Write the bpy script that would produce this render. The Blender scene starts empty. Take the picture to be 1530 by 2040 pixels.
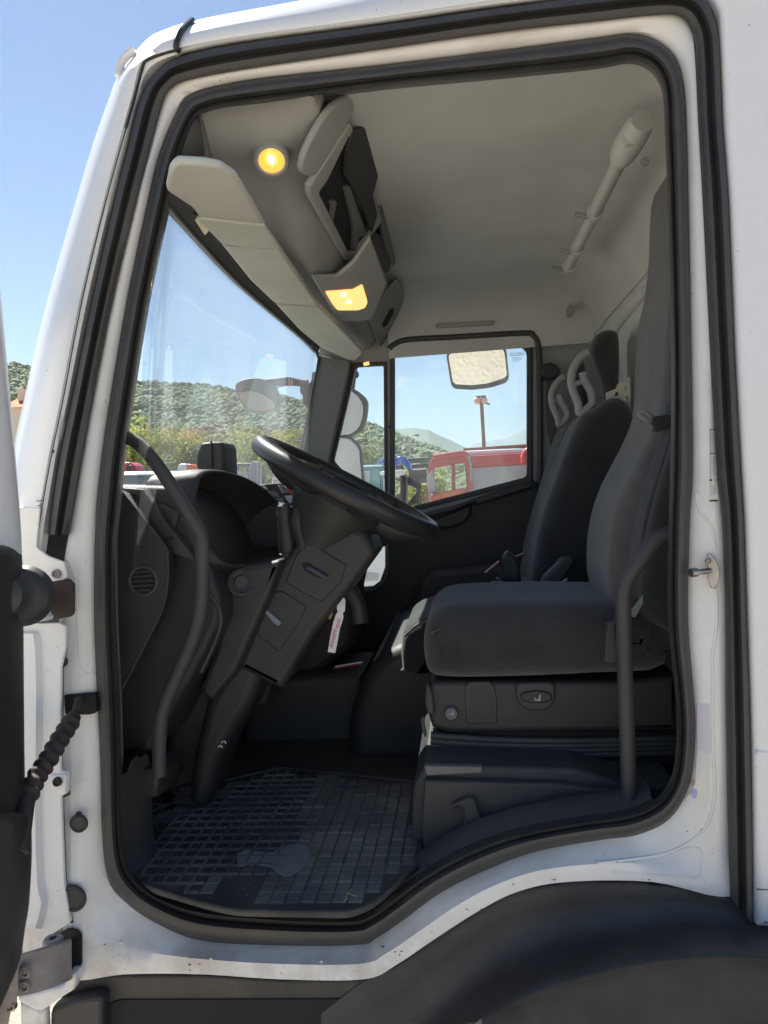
import bpy, bmesh, math, random
import numpy as np
from mathutils import Vector, Matrix, noise
R = math.radians
scene = bpy.context.scene
col = scene.collection

# ---------------------------------------------------------------- camera
CAM = Vector((0.0, -1.55, 1.85))
FPX = 1530.0
YAW, PITCH, ROLL = math.atan2(159.9, FPX), math.atan2(42.3, FPX), R(3.5)
fw = Vector((-math.sin(YAW)*math.cos(PITCH), math.cos(YAW)*math.cos(PITCH), -math.sin(PITCH)))
r0 = Vector((math.cos(YAW), math.sin(YAW), 0))
u0 = r0.cross(fw)
rt = r0*math.cos(ROLL) - u0*math.sin(ROLL)
up = u0*math.cos(ROLL) + r0*math.sin(ROLL)
cd = bpy.data.cameras.new('camera')
cam = bpy.data.objects.new('camera', cd); col.objects.link(cam)
M = Matrix((rt, up, -fw)).transposed().to_4x4(); M.translation = CAM
cam.matrix_world = M
cd.sensor_fit = 'HORIZONTAL'; cd.sensor_width = 36; cd.lens = 36.0
cd.clip_start = 0.02; cd.clip_end = 8000
scene.camera = cam

# ---------------------------------------------------------------- light
SUN_AZ, SUN_EL = R(-38), R(53)       # azimuth from +Y towards +X
world = bpy.data.worlds.new('World'); scene.world = world; world.use_nodes = True
nt = world.node_tree; bg = nt.nodes['Background']
sky = nt.nodes.new('ShaderNodeTexSky'); sky.sky_type = 'NISHITA'; sky.sun_disc = False
sky.sun_elevation = SUN_EL; sky.sun_rotation = SUN_AZ
sky.air_density = 1.0; sky.dust_density = 0.1; sky.ozone_density = 4.0; sky.altitude = 50
nt.links.new(sky.outputs[0], bg.inputs[0]); bg.inputs[1].default_value = 0.052
sl = bpy.data.lights.new('sun', 'SUN'); sl.energy = 5.0; sl.angle = R(0.5); sl.color = (1.0, 0.93, 0.83)
so = bpy.data.objects.new('sun', sl); col.objects.link(so)
sd = Vector((math.sin(SUN_AZ)*math.cos(SUN_EL), math.cos(SUN_AZ)*math.cos(SUN_EL), math.sin(SUN_EL)))
so.rotation_euler = sd.to_track_quat('Z', 'Y').to_euler(); so.location = (0, 20, 20)
scene.view_settings.view_transform = 'Standard'; scene.view_settings.look = 'None'
scene.view_settings.exposure = 1.36; scene.view_settings.gamma = 1
scene.render.engine = 'CYCLES'
scene.cycles.max_bounces = 12; scene.cycles.diffuse_bounces = 6; scene.cycles.transparent_max_bounces = 16
scene.cycles.glossy_bounces = 4
scene.cycles.sample_clamp_indirect = 6

# ---------------------------------------------------------------- pixel ray -> point on a real plane
def ray(px, py):
    return (fw + rt*((px-765)/FPX) - up*((py-1020)/FPX))
def P(px, py, Y):
    d = ray(px, py); return CAM + d*((Y-CAM.y)/d.y)
def PX(px, py, X):
    d = ray(px, py); return CAM + d*((X-CAM.x)/d.x)
def PZ(px, py, Z):
    d = ray(px, py); return CAM + d*((Z-CAM.z)/d.z)
def PD(px, py, dist):
    d = ray(px, py); return CAM + d*dist

def cr(pts, n=4, closed=False):
    """Catmull-Rom through points (tuples or vectors)"""
    pts = [tuple(p) for p in pts]; N = len(pts); out = []
    segs = N if closed else N-1
    for i in range(segs):
        p1, p2 = pts[i], pts[(i+1) % N]
        p0 = pts[(i-1) % N] if (closed or i > 0) else p1
        p3 = pts[(i+2) % N] if (closed or i+2 < N) else p2
        for k in range(n):
            t = k/n
            out.append(tuple(0.5*((2*b)+(-a+c)*t+(2*a-5*b+4*c-d)*t*t+(-a+3*b-3*c+d)*t**3)
                             for a, b, c, d in zip(p0, p1, p2, p3)))
    if not closed: out.append(pts[-1])
    return out
def rnd(pts, r, n=4):
    """round the corners of a closed polygon"""
    out = []; N = len(pts)
    for i in range(N):
        a, b, c = Vector(pts[i-1]), Vector(pts[i]), Vector(pts[(i+1) % N])
        u, v = a-b, c-b
        rr = min(r, u.length*.45, v.length*.45)
        p, q = b+u.normalized()*rr, b+v.normalized()*rr
        for k in range(n+1):
            t = k/n; out.append(tuple(p*(1-t)**2 + b*2*t*(1-t) + q*t*t))
    return out

# ---------------------------------------------------------------- materials
def mat(name, base, rough=.5, metal=0, bump=0, bscale=400, spec=.5, coat=0, var=0, vscale=6, var2=None, sheen=0, bdist=.001):
    m = bpy.data.materials.new(name); m.use_nodes = True
    t = m.node_tree; b = t.nodes['Principled BSDF']
    b.inputs['Base Color'].default_value = (*base, 1); b.inputs['Roughness'].default_value = rough
    b.inputs['Metallic'].default_value = metal; b.inputs['Specular IOR Level'].default_value = spec
    b.inputs['Coat Weight'].default_value = coat; b.inputs['Coat Roughness'].default_value = .06
    b.inputs['Sheen Weight'].default_value = sheen
    geo = t.nodes.new('ShaderNodeNewGeometry')
    if var > 0:
        nz = t.nodes.new('ShaderNodeTexNoise'); nz.inputs['Scale'].default_value = vscale; nz.inputs['Detail'].default_value = 8
        nz.inputs['Roughness'].default_value = .65
        t.links.new(geo.outputs['Position'], nz.inputs['Vector'])
        rmp = t.nodes.new('ShaderNodeValToRGB'); rmp.color_ramp.elements[0].position = .38; rmp.color_ramp.elements[1].position = .68
        c2 = var2 if var2 else tuple(c*(1-var) for c in base)
        rmp.color_ramp.elements[0].color = (*base, 1); rmp.color_ramp.elements[1].color = (*c2, 1)
        t.links.new(nz.outputs['Fac'], rmp.inputs[0]); t.links.new(rmp.outputs[0], b.inputs['Base Color'])
        mp = t.nodes.new('ShaderNodeMapRange'); mp.inputs['To Min'].default_value = rough*.85; mp.inputs['To Max'].default_value = min(1, rough*1.2)
        t.links.new(nz.outputs['Fac'], mp.inputs['Value']); t.links.new(mp.outputs[0], b.inputs['Roughness'])
    if bump > 0:
        n2 = t.nodes.new('ShaderNodeTexNoise'); n2.inputs['Scale'].default_value = bscale; n2.inputs['Detail'].default_value = 3
        t.links.new(geo.outputs['Position'], n2.inputs['Vector'])
        bp = t.nodes.new('ShaderNodeBump'); bp.inputs['Strength'].default_value = bump; bp.inputs['Distance'].default_value = bdist
        t.links.new(n2.outputs['Fac'], bp.inputs['Height']); t.links.new(bp.outputs[0], b.inputs['Normal'])
    return m
def emis(name, colr, s):
    m = bpy.data.materials.new(name); m.use_nodes = True
    b = m.node_tree.nodes['Principled BSDF']; b.inputs['Base Color'].default_value = (*[c*.5 for c in colr], 1)
    b.inputs['Emission Color'].default_value = (*colr, 1); b.inputs['Emission Strength'].default_value = s
    b.inputs['Roughness'].default_value = .3
    return m
def glassm(name, tint=(.93, .97, .97), dust=.03, scale=6):
    m = bpy.data.materials.new(name); m.use_nodes = True; t = m.node_tree
    for n in list(t.nodes):
        if n.type != 'OUTPUT_MATERIAL': t.nodes.remove(n)
    o = [n for n in t.nodes if n.type == 'OUTPUT_MATERIAL'][0]
    tr = t.nodes.new('ShaderNodeBsdfTransparent'); tr.inputs[0].default_value = (*tint, 1)
    gl = t.nodes.new('ShaderNodeBsdfGlossy'); gl.inputs['Roughness'].default_value = .02
    df = t.nodes.new('ShaderNodeBsdfTranslucent'); df.inputs[0].default_value = (.85, .88, .9, 1)
    d2 = t.nodes.new('ShaderNodeBsdfDiffuse'); d2.inputs[0].default_value = (.6, .6, .58, 1)
    fr = t.nodes.new('ShaderNodeFresnel'); fr.inputs[0].default_value = 1.45
    mx = t.nodes.new('ShaderNodeMixShader'); mx2 = t.nodes.new('ShaderNodeMixShader'); md = t.nodes.new('ShaderNodeMixShader')
    geo = t.nodes.new('ShaderNodeNewGeometry'); nz = t.nodes.new('ShaderNodeTexNoise'); nz.inputs['Scale'].default_value = scale
    nz.inputs['Detail'].default_value = 6
    mp = t.nodes.new('ShaderNodeMapping'); mp.inputs['Scale'].default_value = (1, 1, .35)
    t.links.new(geo.outputs['Position'], mp.inputs[0]); t.links.new(mp.outputs[0], nz.inputs['Vector'])
    mr = t.nodes.new('ShaderNodeMapRange'); mr.inputs['From Min'].default_value = .35; mr.inputs['From Max'].default_value = .75
    mr.inputs['To Min'].default_value = dust*.5; mr.inputs['To Max'].default_value = dust*1.8
    t.links.new(nz.outputs['Fac'], mr.inputs[0])
    t.links.new(df.outputs[0], md.inputs[1]); t.links.new(d2.outputs[0], md.inputs[2]); md.inputs[0].default_value = .4
    t.links.new(mr.outputs[0], mx.inputs[0]); t.links.new(tr.outputs[0], mx.inputs[1]); t.links.new(md.outputs[0], mx.inputs[2])
    t.links.new(fr.outputs[0], mx2.inputs[0]); t.links.new(mx.outputs[0], mx2.inputs[1]); t.links.new(gl.outputs[0], mx2.inputs[2])
    t.links.new(mx2.outputs[0], o.inputs[0])
    return m

# white paint with road dirt gathered in real patches
def paint(name, base, dirt=(.42, .36, .28), amount=.5, rough=.32):
    m = mat(name, base, rough, coat=.4, spec=.5); t = m.node_tree; b = t.nodes['Principled BSDF']
    geo = t.nodes.new('ShaderNodeNewGeometry')
    n1 = t.nodes.new('ShaderNodeTexNoise'); n1.inputs['Scale'].default_value = 3.2; n1.inputs['Detail'].default_value = 9; n1.inputs['Roughness'].default_value = .6
    n2 = t.nodes.new('ShaderNodeTexNoise'); n2.inputs['Scale'].default_value = 130; n2.inputs['Detail'].default_value = 2
    t.links.new(geo.outputs['Position'], n1.inputs['Vector']); t.links.new(geo.outputs['Position'], n2.inputs['Vector'])
    r1 = t.nodes.new('ShaderNodeValToRGB'); r1.color_ramp.elements[0].position = .5; r1.color_ramp.elements[1].position = .78
    r2 = t.nodes.new('ShaderNodeValToRGB'); r2.color_ramp.elements[0].position = .73; r2.color_ramp.elements[1].position = .77
    t.links.new(n1.outputs['Fac'], r1.inputs[0]); t.links.new(n2.outputs['Fac'], r2.inputs[0])
    mu = t.nodes.new('ShaderNodeMath'); mu.operation = 'MULTIPLY'; mu.inputs[1].default_value = amount
    t.links.new(r1.outputs[0], mu.inputs[0])
    mx = t.nodes.new('ShaderNodeMixRGB'); mx.inputs[1].default_value = (*base, 1); mx.inputs[2].default_value = (*dirt, 1)
    t.links.new(mu.outputs[0], mx.inputs[0])
    mu2 = t.nodes.new('ShaderNodeMath'); mu2.operation = 'MULTIPLY'; mu2.inputs[1].default_value = .6
    t.links.new(r2.outputs[0], mu2.inputs[0])
    mx2 = t.nodes.new('ShaderNodeMixRGB'); mx2.inputs[2].default_value = (.16, .12, .09, 1)
    t.links.new(mu2.outputs[0], mx2.inputs[0]); t.links.new(mx.outputs[0], mx2.inputs[1])
    # road splash dried on the lowest part of the body
    sep = t.nodes.new('ShaderNodeSeparateXYZ'); t.links.new(geo.outputs['Position'], sep.inputs[0])
    mr = t.nodes.new('ShaderNodeMapRange'); mr.inputs['From Min'].default_value = 1.12; mr.inputs['From Max'].default_value = .82
    t.links.new(sep.outputs[2], mr.inputs[0])
    n3 = t.nodes.new('ShaderNodeTexNoise'); n3.inputs['Scale'].default_value = 11; n3.inputs['Detail'].default_value = 10; n3.inputs['Roughness'].default_value = .7
    t.links.new(geo.outputs['Position'], n3.inputs['Vector'])
    r3 = t.nodes.new('ShaderNodeValToRGB'); r3.color_ramp.elements[0].position = .42; r3.color_ramp.elements[1].position = .8
    t.links.new(n3.outputs['Fac'], r3.inputs[0])
    m3 = t.nodes.new('ShaderNodeMath'); m3.operation = 'MULTIPLY'; t.links.new(mr.outputs[0], m3.inputs[0]); t.links.new(r3.outputs[0], m3.inputs[1])
    mx3 = t.nodes.new('ShaderNodeMixRGB'); mx3.inputs[2].default_value = (.34, .27, .20, 1)
    t.links.new(m3.outputs[0], mx3.inputs[0]); t.links.new(mx2.outputs[0], mx3.inputs[1]); t.links.new(mx3.outputs[0], b.inputs['Base Color'])
    bp = t.nodes.new('ShaderNodeBump'); bp.inputs['Strength'].default_value = .25; bp.inputs['Distance'].default_value = .0008
    n4 = t.nodes.new('ShaderNodeTexNoise'); n4.inputs['Scale'].default_value = 60; n4.inputs['Detail'].default_value = 4; t.links.new(geo.outputs['Position'], n4.inputs['Vector'])
    t.links.new(n4.outputs['Fac'], bp.inputs['Height']); t.links.new(bp.outputs[0], b.inputs['Normal'])
    return m
MAT = dict(
    white=paint('white_paint', (.80, .80, .79)),
    whitec=paint('white_paint_clean', (.80, .81, .82), amount=.1),
    rubber=mat('black_rubber', (.045, .045, .047), .48, bump=.25, bscale=220, var=.4, vscale=9, var2=(.065, .062, .058)),
    plastic=mat('dark_plastic', (.024, .025, .027), .48, bump=.7, bscale=500, var=.3, vscale=5, var2=(.042, .041, .039)),
    plastic2=mat('charcoal_plastic', (.045, .046, .049), .55, bump=.7, bscale=500, var=.3, vscale=5, var2=(.065, .062, .058)),
    fender=mat('worn_fender_plastic', (.035, .034, .034), .5, bump=.8, bscale=320, bdist=.002, var=.5, vscale=9, var2=(.065, .060, .055)),
    fabric=mat('dark_fabric', (.032, .034, .036), .9, bump=1.0, bscale=260, bdist=.003, var=.45, vscale=9, sheen=.3),
    fabric2=mat('grey_fabric', (.095, .096, .093), .92, bump=1.0, bscale=260, bdist=.003, var=.35, vscale=9, sheen=.3),
    liner=mat('grey_headliner', (.60, .61, .60), .95, bump=.7, bscale=350, var=.14, vscale=3),
    trim=mat('beige_grey_plastic', (.35, .355, .345), .6, bump=.3, bscale=700, var=.12, vscale=4),
    trimd=mat('mid_grey_plastic', (.17, .17, .165), .6, bump=.3, bscale=700, var=.15, vscale=4),
    visor=mat('grey_vinyl', (.55, .56, .51), .7, bump=.35, bscale=500, var=.12, vscale=5),
    metal=mat('dull_metal', (.42, .41, .40), .38, 1, var=.3, vscale=30, var2=(.26, .22, .18)),
    primer=mat('grey_primer_metal', (.36, .33, .33), .55, .25, bump=.25, bscale=150, var=.35, vscale=18, var2=(.25, .22, .2)),
    dark=mat('dark_hole', (.012, .012, .013), .8),  # near-black; flat slot and pocket plates carry their inner shade as this colour
    brown=mat('brown_undercoat', (.06, .045, .042), .7, var=.4, vscale=20),
    mirror=mat('mirror_glass', (.85, .85, .85), .03, 1),
    orange=mat('orange_lens', (.75, .16, .02), .25),
    paper=mat('white_paper', (.8, .8, .84), .8, var=.08, vscale=60),
    redink=mat('red_ink', (.75, .08, .12), .7),
    rail=mat('pale_rail_plastic', (.56, .57, .54), .5, bump=.2, bscale=500, var=.1, vscale=6),
    black=mat('black_paint', (.02, .02, .022), .4),
    silver=mat('silver_print', (.55, .56, .58), .4),
    mat=mat('rubber_mat', (.030, .031, .032), .6, bump=.4, bscale=120, var=.5, vscale=7, var2=(.09, .085, .078)),
    glass=glassm('side_glass', dust=.05), wglass=glassm('windscreen_glass', (.86, .93, .95), dust=.11, scale=3),  # windscreen dust is thickened to double as a haze veil lifting the hills
)

# ---------------------------------------------------------------- object helpers
TRUCK = bpy.data.objects.new('truck', None); col.objects.link(TRUCK); TRUCK.location = (0, 1.0, 0)
TRUCK['label'] = 'white truck in the foreground with its driver door open on a black cab'
TRUCK['category'] = 'truck'
def link(name, me, m, parent=None, label=None, smooth=35):
    o = bpy.data.objects.new(name, me); col.objects.link(o)
    if m is not None and not me.materials: me.materials.append(MAT[m] if isinstance(m, str) else m)
    if smooth:
        me.shade_smooth(); me.set_sharp_from_angle(angle=R(smooth))
    if parent is not None:
        o.parent = parent
        w = parent.matrix_basis
        pp = parent.parent
        T = parent.get('_w')
        o.matrix_parent_inverse = world_of(parent).inverted()
    if label: o['label'] = label
    return o
def world_of(o):
    m = o.matrix_basis.copy()
    if o.parent is not None: m = world_of(o.parent) @ o.matrix_parent_inverse @ m
    return m
def mesh(verts, faces, name='m'):
    me = bpy.data.meshes.new(name); me.from_pydata([tuple(v) for v in verts], [], faces); me.update()
    return me
def fixn(me):
    bm = bmesh.new(); bm.from_mesh(me); bmesh.ops.recalc_face_normals(bm, faces=bm.faces); bm.to_mesh(me); bm.free(); return me
def grid(rows, closed=False, flip=False):
    n = len(rows[0]); V = [v for r in rows for v in r]; F = []
    K = len(rows)
    for i in range(K if closed else K-1):
        for j in range(n-1):
            a = i*n+j; b = ((i+1) % K)*n+j
            F.append((a, a+1, b+1, b) if not flip else (a, b, b+1, a+1))
    return mesh(V, F)
def join(*mes):
    bm = bmesh.new()
    for me in mes: bm.from_mesh(me)
    out = bpy.data.meshes.new('j'); bm.to_mesh(out); bm.free(); return out
def curve_mesh(cu, fn=None):
    o = bpy.data.objects.new('tmp', cu); col.objects.link(o)
    dg = bpy.context.evaluated_depsgraph_get(); dg.update()
    me = bpy.data.meshes.new_from_object(o.evaluated_get(dg))
    bpy.data.objects.remove(o); bpy.data.curves.remove(cu)
    me.materials.clear()
    if fn:
        for v in me.vertices: v.co = fn(v.co)
    me.update()
    return me
def flat(outlines, thick, bev=.002, res=2):
    """filled 2D outlines (first outer, rest holes) in XY, given thickness, bevelled; centred on z=0"""
    cu = bpy.data.curves.new('c', 'CURVE'); cu.dimensions = '2D'; cu.fill_mode = 'BOTH'
    bev = min(bev, thick*.49)
    cu.extrude = max(thick/2-bev, 0); cu.bevel_depth = bev; cu.bevel_resolution = res; cu.offset = -bev
    for pts in outlines:
        s = cu.splines.new('POLY'); s.points.add(len(pts)-1); s.use_cyclic_u = True
        for q, p in zip(s.points, pts): q.co = (p[0], p[1], 0, 1)
    return cu
def ccw(p, want=True):
    a = sum(p[i-1][0]*p[i][1]-p[i][0]*p[i-1][1] for i in range(len(p)))
    return list(p) if (a > 0) == want else list(p)[::-1]
def prism_me(pts, Y0, Y1, bev=.004, r=0, sm=0, holes=(), res=2, raw=False):
    def conv(pp, want):
        if sm: pp = cr(pp, sm, True)
        elif r: pp = rnd(pp, r)
        if raw: q = [(p[0], p[1]) for p in pp]
        else: q = [(v.x, v.z) for v in (P(p[0], p[1], Y0) for p in pp)]
        return ccw(q, want)
    outs = [conv(pts, True)]+[conv(h, False) for h in holes]
    ym = (Y0+Y1)/2
    return curve_mesh(flat(outs, abs(Y1-Y0), bev, res), lambda c: (c.x, ym-c.z, c.y))
def prism(name, pts, Y0, Y1, m, parent=TRUCK, bev=.004, r=0, sm=0, holes=(), label=None, res=2, raw=False):
    """outline traced on plane Y0 (pixels of the photo), extruded in depth to Y1"""
    return link(name, prism_me(pts, Y0, Y1, bev, r, sm, holes, res, raw), m, parent, label)
def fplate_me(pts, O, U, V, thick, bev=.002, holes=(), res=2, r=0):
    """outline given in the plane O+u*U+v*V"""
    U = Vector(U).normalized(); V = Vector(V).normalized(); N = U.cross(V)
    if r: pts = rnd(pts, r)
    return curve_mesh(flat([ccw(pts)]+[ccw(h, False) for h in holes], thick, bev, res), lambda c: tuple(Vector(O)+U*c.x+V*c.y+N*c.z))
def tube_me(pts, rad, n=4, res=6, sm=True, radii=None, fill=True):
    if sm: 
        if radii: q = cr([(*p, rr) for p, rr in zip(pts, radii)], n); pts = [x[:3] for x in q]; radii = [x[3] for x in q]
        else: pts = cr(pts, n)
    cu = bpy.data.curves.new('c', 'CURVE'); cu.dimensions = '3D'; cu.bevel_depth = rad; cu.bevel_resolution = res; cu.use_fill_caps = fill
    s = cu.splines.new('POLY'); s.points.add(len(pts)-1)
    for i, (q, p) in enumerate(zip(s.points, pts)):
        q.co = (*p, 1); q.radius = radii[i] if radii else 1
    return curve_mesh(cu)
def tube(name, pts, rad, m, parent=TRUCK, label=None, **k):
    return link(name, tube_me(pts, rad, **k), m, parent, label, smooth=50)
def box_me(c, s, bev=.003, rot=None):
    bm = bmesh.new(); bmesh.ops.create_cube(bm, size=1)
    for v in bm.verts: v.co = Vector((v.co.x*s[0], v.co.y*s[1], v.co.z*s[2]))
    if bev > 0: bmesh.ops.bevel(bm, geom=bm.edges[:], offset=bev, segments=2, affect='EDGES', profile=.7)
    if rot is not None: bmesh.ops.transform(bm, matrix=rot.to_4x4() if not isinstance(rot, Matrix) or len(rot) == 3 else rot, verts=bm.verts)
    bmesh.ops.translate(bm, vec=Vector(c), verts=bm.verts)
    me = bpy.data.meshes.new('b'); bm.to_mesh(me); bm.free(); return me
def lathe_me(prof, O, axis, n=28):
    """prof: list of (radius, height along axis)"""
    A = Vector(axis).normalized(); t = Vector((0, 0, 1)) if abs(A.z) < .9 else Vector((1, 0, 0))
    U = A.cross(t).normalized(); W = A.cross(U)
    rows = []
    for k in range(n):
        a = 2*math.pi*k/n; d = U*math.cos(a)+W*math.sin(a)
        rows.append([Vector(O)+d*r_+A*h for r_, h in prof])
    me = grid(rows, closed=True)
    bm = bmesh.new(); bm.from_mesh(me); bmesh.ops.remove_doubles(bm, verts=bm.verts, dist=1e-6); bmesh.ops.recalc_face_normals(bm, faces=bm.faces); bm.to_mesh(me); bm.free()
    return me
def text_me(s, O, U, V, size, ext=.0004, align='CENTER'):
    cu = bpy.data.curves.new('t', 'FONT'); cu.body = s; cu.size = size; cu.extrude = ext; cu.align_x = align; cu.align_y = 'CENTER'
    U = Vector(U).normalized(); V = Vector(V).normalized(); N = U.cross(V)
    return curve_mesh(cu, lambda c: tuple(Vector(O)+U*c.x+V*c.y+N*c.z))
def thing(name, label, cat, loc, group=None):
    o = bpy.data.objects.new(name, None); col.objects.link(o); o.location = loc
    o['label'] = label; o['category'] = cat
    if group: o['group'] = group
    return o
def top(o, label, cat, group=None):
    o['label'] = label; o['category'] = cat
    if group: o['group'] = group
    return o
# ================================================================ BODY SIDE: rings round the door opening
# stations: a inner edge of seal, b outer edge of seal, c inner edge of outer seal / end of flange, d outer edge of outer seal
ST = [ # a          b           c           d
 ((229,1120),(188,1120),(128,1120),None),
 ((230,1065),(190,1065),(137,1065),(97,1065)),
 ((238,1000),(193,1000),(149,1000),(105,1000)),
 ((247,900),(204,900),(166,900),(121,900)),
 ((262,800),(219,800),(184,800),(142,800)),
 ((294,600),(253,600),(224,600),(183,600)),
 ((337,400),(295,400),(272,400),(228,400)),
 ((363,300),(320,300),(298,300),(253,300)),
 ((388,239),(362,206),(325,200),(278,200)),
 ((416,222),(396,182),(342,174),(310,145)),
 ((455,213),(445,169),(375,158),(357,114)),
 ((540,203),(530,155),(500,135),(480,86)),
 ((765,172),(765,129),(765,96),(765,48)),
 ((1000,151),(1000,100),(1000,62),(1000,14)),
 ((1190,132),(1190,75),(1200,40),(1200,-12)),
 ((1255,120),(1260,67),(1300,29),(1330,-24)),
 ((1293,131),(1310,81),(1352,30),(1398,-8)),
 ((1313,155),(1345,113),(1378,58),(1428,45)),
 ((1323,190),(1361,165),(1386,105),(1437,112)),
 ((1326,265),(1367,250),(1393,250),(1442,250)),
 ((1331,400),(1371,400),(1402,400),(1454,400)),
 ((1339,700),(1377,700),(1417,700),(1466,700)),
 ((1336,925),(1380,925),(1428,925),(1478,925)),
 ((1333,1042),(1374,1042),(1440,1042),(1484,1042)),
 ((1332,1238),(1371,1238),(1446,1238),(1490,1238)),
 ((1350,1420),(1384,1410),(1447,1400),(1496,1400)),
 ((1346,1530),(1383,1500),(1449,1500),(1498,1500)),
 ((1330,1575),(1372,1568),(1450,1600),(1500,1600)),
 ((1305,1598),(1334,1631),(1452,1700),(1502,1700)),
 ((1250,1621),(1270,1663),(1453,1786),(1503,1846)),
 ((1148,1636),(1197,1673),(1300,1757),None),
 ((1025,1660),(1074,1695),(1130,1757),None),
 ((927,1695),(976,1729),(1030,1777),None),
 ((848,1739),(878,1778),(950,1817),None),
 ((780,1788),(804,1832),(860,1875),None),
 ((735,1820),(750,1868),(790,1922),None),
 ((690,1830),(712,1882),(725,1951),None),
 ((560,1826),(560,1883),(560,1951),None),
 ((406,1811),(400,1873),(400,1941),None),
 ((320,1785),(310,1838),(250,1941),None),
 ((268,1748),(250,1797),(146,1950),None),
 ((248,1700),(215,1750),(128,1880),None),
 ((242,1635),(203,1650),(122,1700),None),
 ((241,1520),(200,1520),(118,1520),None),
 ((238,1390),(194,1390),(116,1390),None),
 ((231,1244),(188,1244),(118,1244),None),
]
NS = 5
def col_of(i, i0=0, i1=None, closed=True):
    pts = [s[i] for s in ST][i0:i1]
    return cr(pts, NS, closed)
A_, B_, C_ = col_of(0), col_of(1), col_of(2)
def lerp(p, q, t): return (p[0]*(1-t)+q[0]*t, p[1]*(1-t)+q[1]*t)
def ring(fr):  # list of (fraction between A and B, Y)
    return [[P(*lerp(a, b, t), y) for t, y in fr] for a, b in zip(A_, B_)]
rows = [[P(*lerp(a, b, t), y) for t, y in ((-.02, .085), (0, .04), (.04, .012), (.14, .0), (.24, .004), (.30, .010), (.36, -.002), (.5, -.014), (.68, -.016), (.86, -.008), (1.0, .006), (1.02, .02))] for a, b in zip(A_, B_)]
link('door_opening_seal', fixn(grid(rows, closed=True)), 'rubber', TRUCK, smooth=60)
# flange; only the sill has a wide crest
rows = []
for k, (b, c) in enumerate(zip(B_, C_)):
    s = k/NS
    w = max(0, min(1, (s-28)/2, (43-s)/2))         # 1 along the sill
    m1 = lerp(b, c, .12); m2 = lerp(b, c, .45*w+.5*(1-w)); m3 = lerp(b, c, .55*w+.75*(1-w))
    rows.append([P(*b, .012), P(*m1, .004*(1-w)+.002*w), P(*m2, -.004-.018*w), P(*m3, -.008-.022*w), P(*lerp(b, c, .92), -.008-.024*w), P(*c, -.002-.03*w)])
SIDE = link('side_frame', fixn(grid(rows, closed=True)), 'white', TRUCK, smooth=50)
from mathutils.bvhtree import BVHTree
_bv = BVHTree.FromPolygons([v.co.copy() for v in SIDE.data.vertices], [tuple(f.vertices) for f in SIDE.data.polygons])
def onside(px, py, off=.0004):
    d = ray(px, py).normalized(); h = _bv.ray_cast(CAM, d)
    return (h[0]-d*off) if h[0] is not None else P(px, py, -.03)
# outer seal
i0, i1 = 1, 30
Cs, Ds = cr([s[2] for s in ST[i0:i1]], NS), cr([s[3] for s in ST[i0:i1]], NS)
prof = ((-.02, .01), (0, -.012), (.12, -.03), (.34, -.036), (.42, -.026), (.5, -.022), (.58, -.03), (.7, -.044), (.88, -.042), (1, -.022), (1.02, .005))
rows = [[P(*lerp(c, d, t), y) for t, y in prof] for c, d in zip(Cs, Ds)]
me = grid(rows)
bm = bmesh.new(); bm.from_mesh(me)
bmesh.ops.holes_fill(bm, edges=[e for e in bm.edges if e.is_boundary and len([1 for v in e.verts if v.index < len(prof)]) == 2], sides=0)
bmesh.ops.holes_fill(bm, edges=[e for e in bm.edges if e.is_boundary and len([1 for v in e.verts if v.index >= len(prof)*(len(rows)-1)]) == 2], sides=0)
bmesh.ops.recalc_face_normals(bm, faces=bm.faces); bm.to_mesh(me); bm.free()
link('outer_door_seal', me, 'rubber', TRUCK, smooth=60)
# outer skin of the pillar and the roof edge: d -> crease -> silhouette -> wraps back inside
SK = [ # d, crease, e
 ((75,1210),(58,1210),(-22,1210)),
 ((97,1065),(72,1065),(8,1065)),
 ((105,1000),(86,1000),(14,1000)),
 ((121,900),(104,900),(26,900)),
 ((142,800),(125,800),(49,790)),
 ((183,600),(163,600),(94,600)),
 ((228,400),(211,400),(151,400)),
 ((253,300),(237,300),(184,290)),
 ((278,200),(266,192),(213,207)),
 ((310,145),(288,122),(236,150)),
 ((357,114),(350,101),(283,88)),
 ((374,107),(372,95),(322,62)),
 ((480,86),(478,76),(410,36)),
 ((765,48),(763,38),(640,-8)),
 ((1000,14),(1000,4),(900,-70)),
 ((1330,-24),(1330,-34),(1300,-150)),
]
D2, E1, E2 = (cr([s[k] for s in SK], NS) for k in range(3))
rows = []
for d, e, f in zip(D2, E1, E2):
    rows.append([P(*d, -.004), P(*lerp(d, e, .5), -.030), P(*lerp(d, e, .88), -.034), P(*e, -.030), P(*lerp(e, f, .03), -.030), P(*lerp(e, f, .07), -.037), P(*lerp(e, f, .3), -.040), P(*lerp(e, f, .6), -.028),
                 P(*lerp(e, f, .82), -.002), P(*lerp(e, f, .94), .035), P(*f, .085), P(*lerp(e, f, .97), .14), P(*lerp(e, f, .8), .16), P(*d, .10)])
link('pillar_panel', fixn(grid(rows)), 'whitec', TRUCK, smooth=60)
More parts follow.
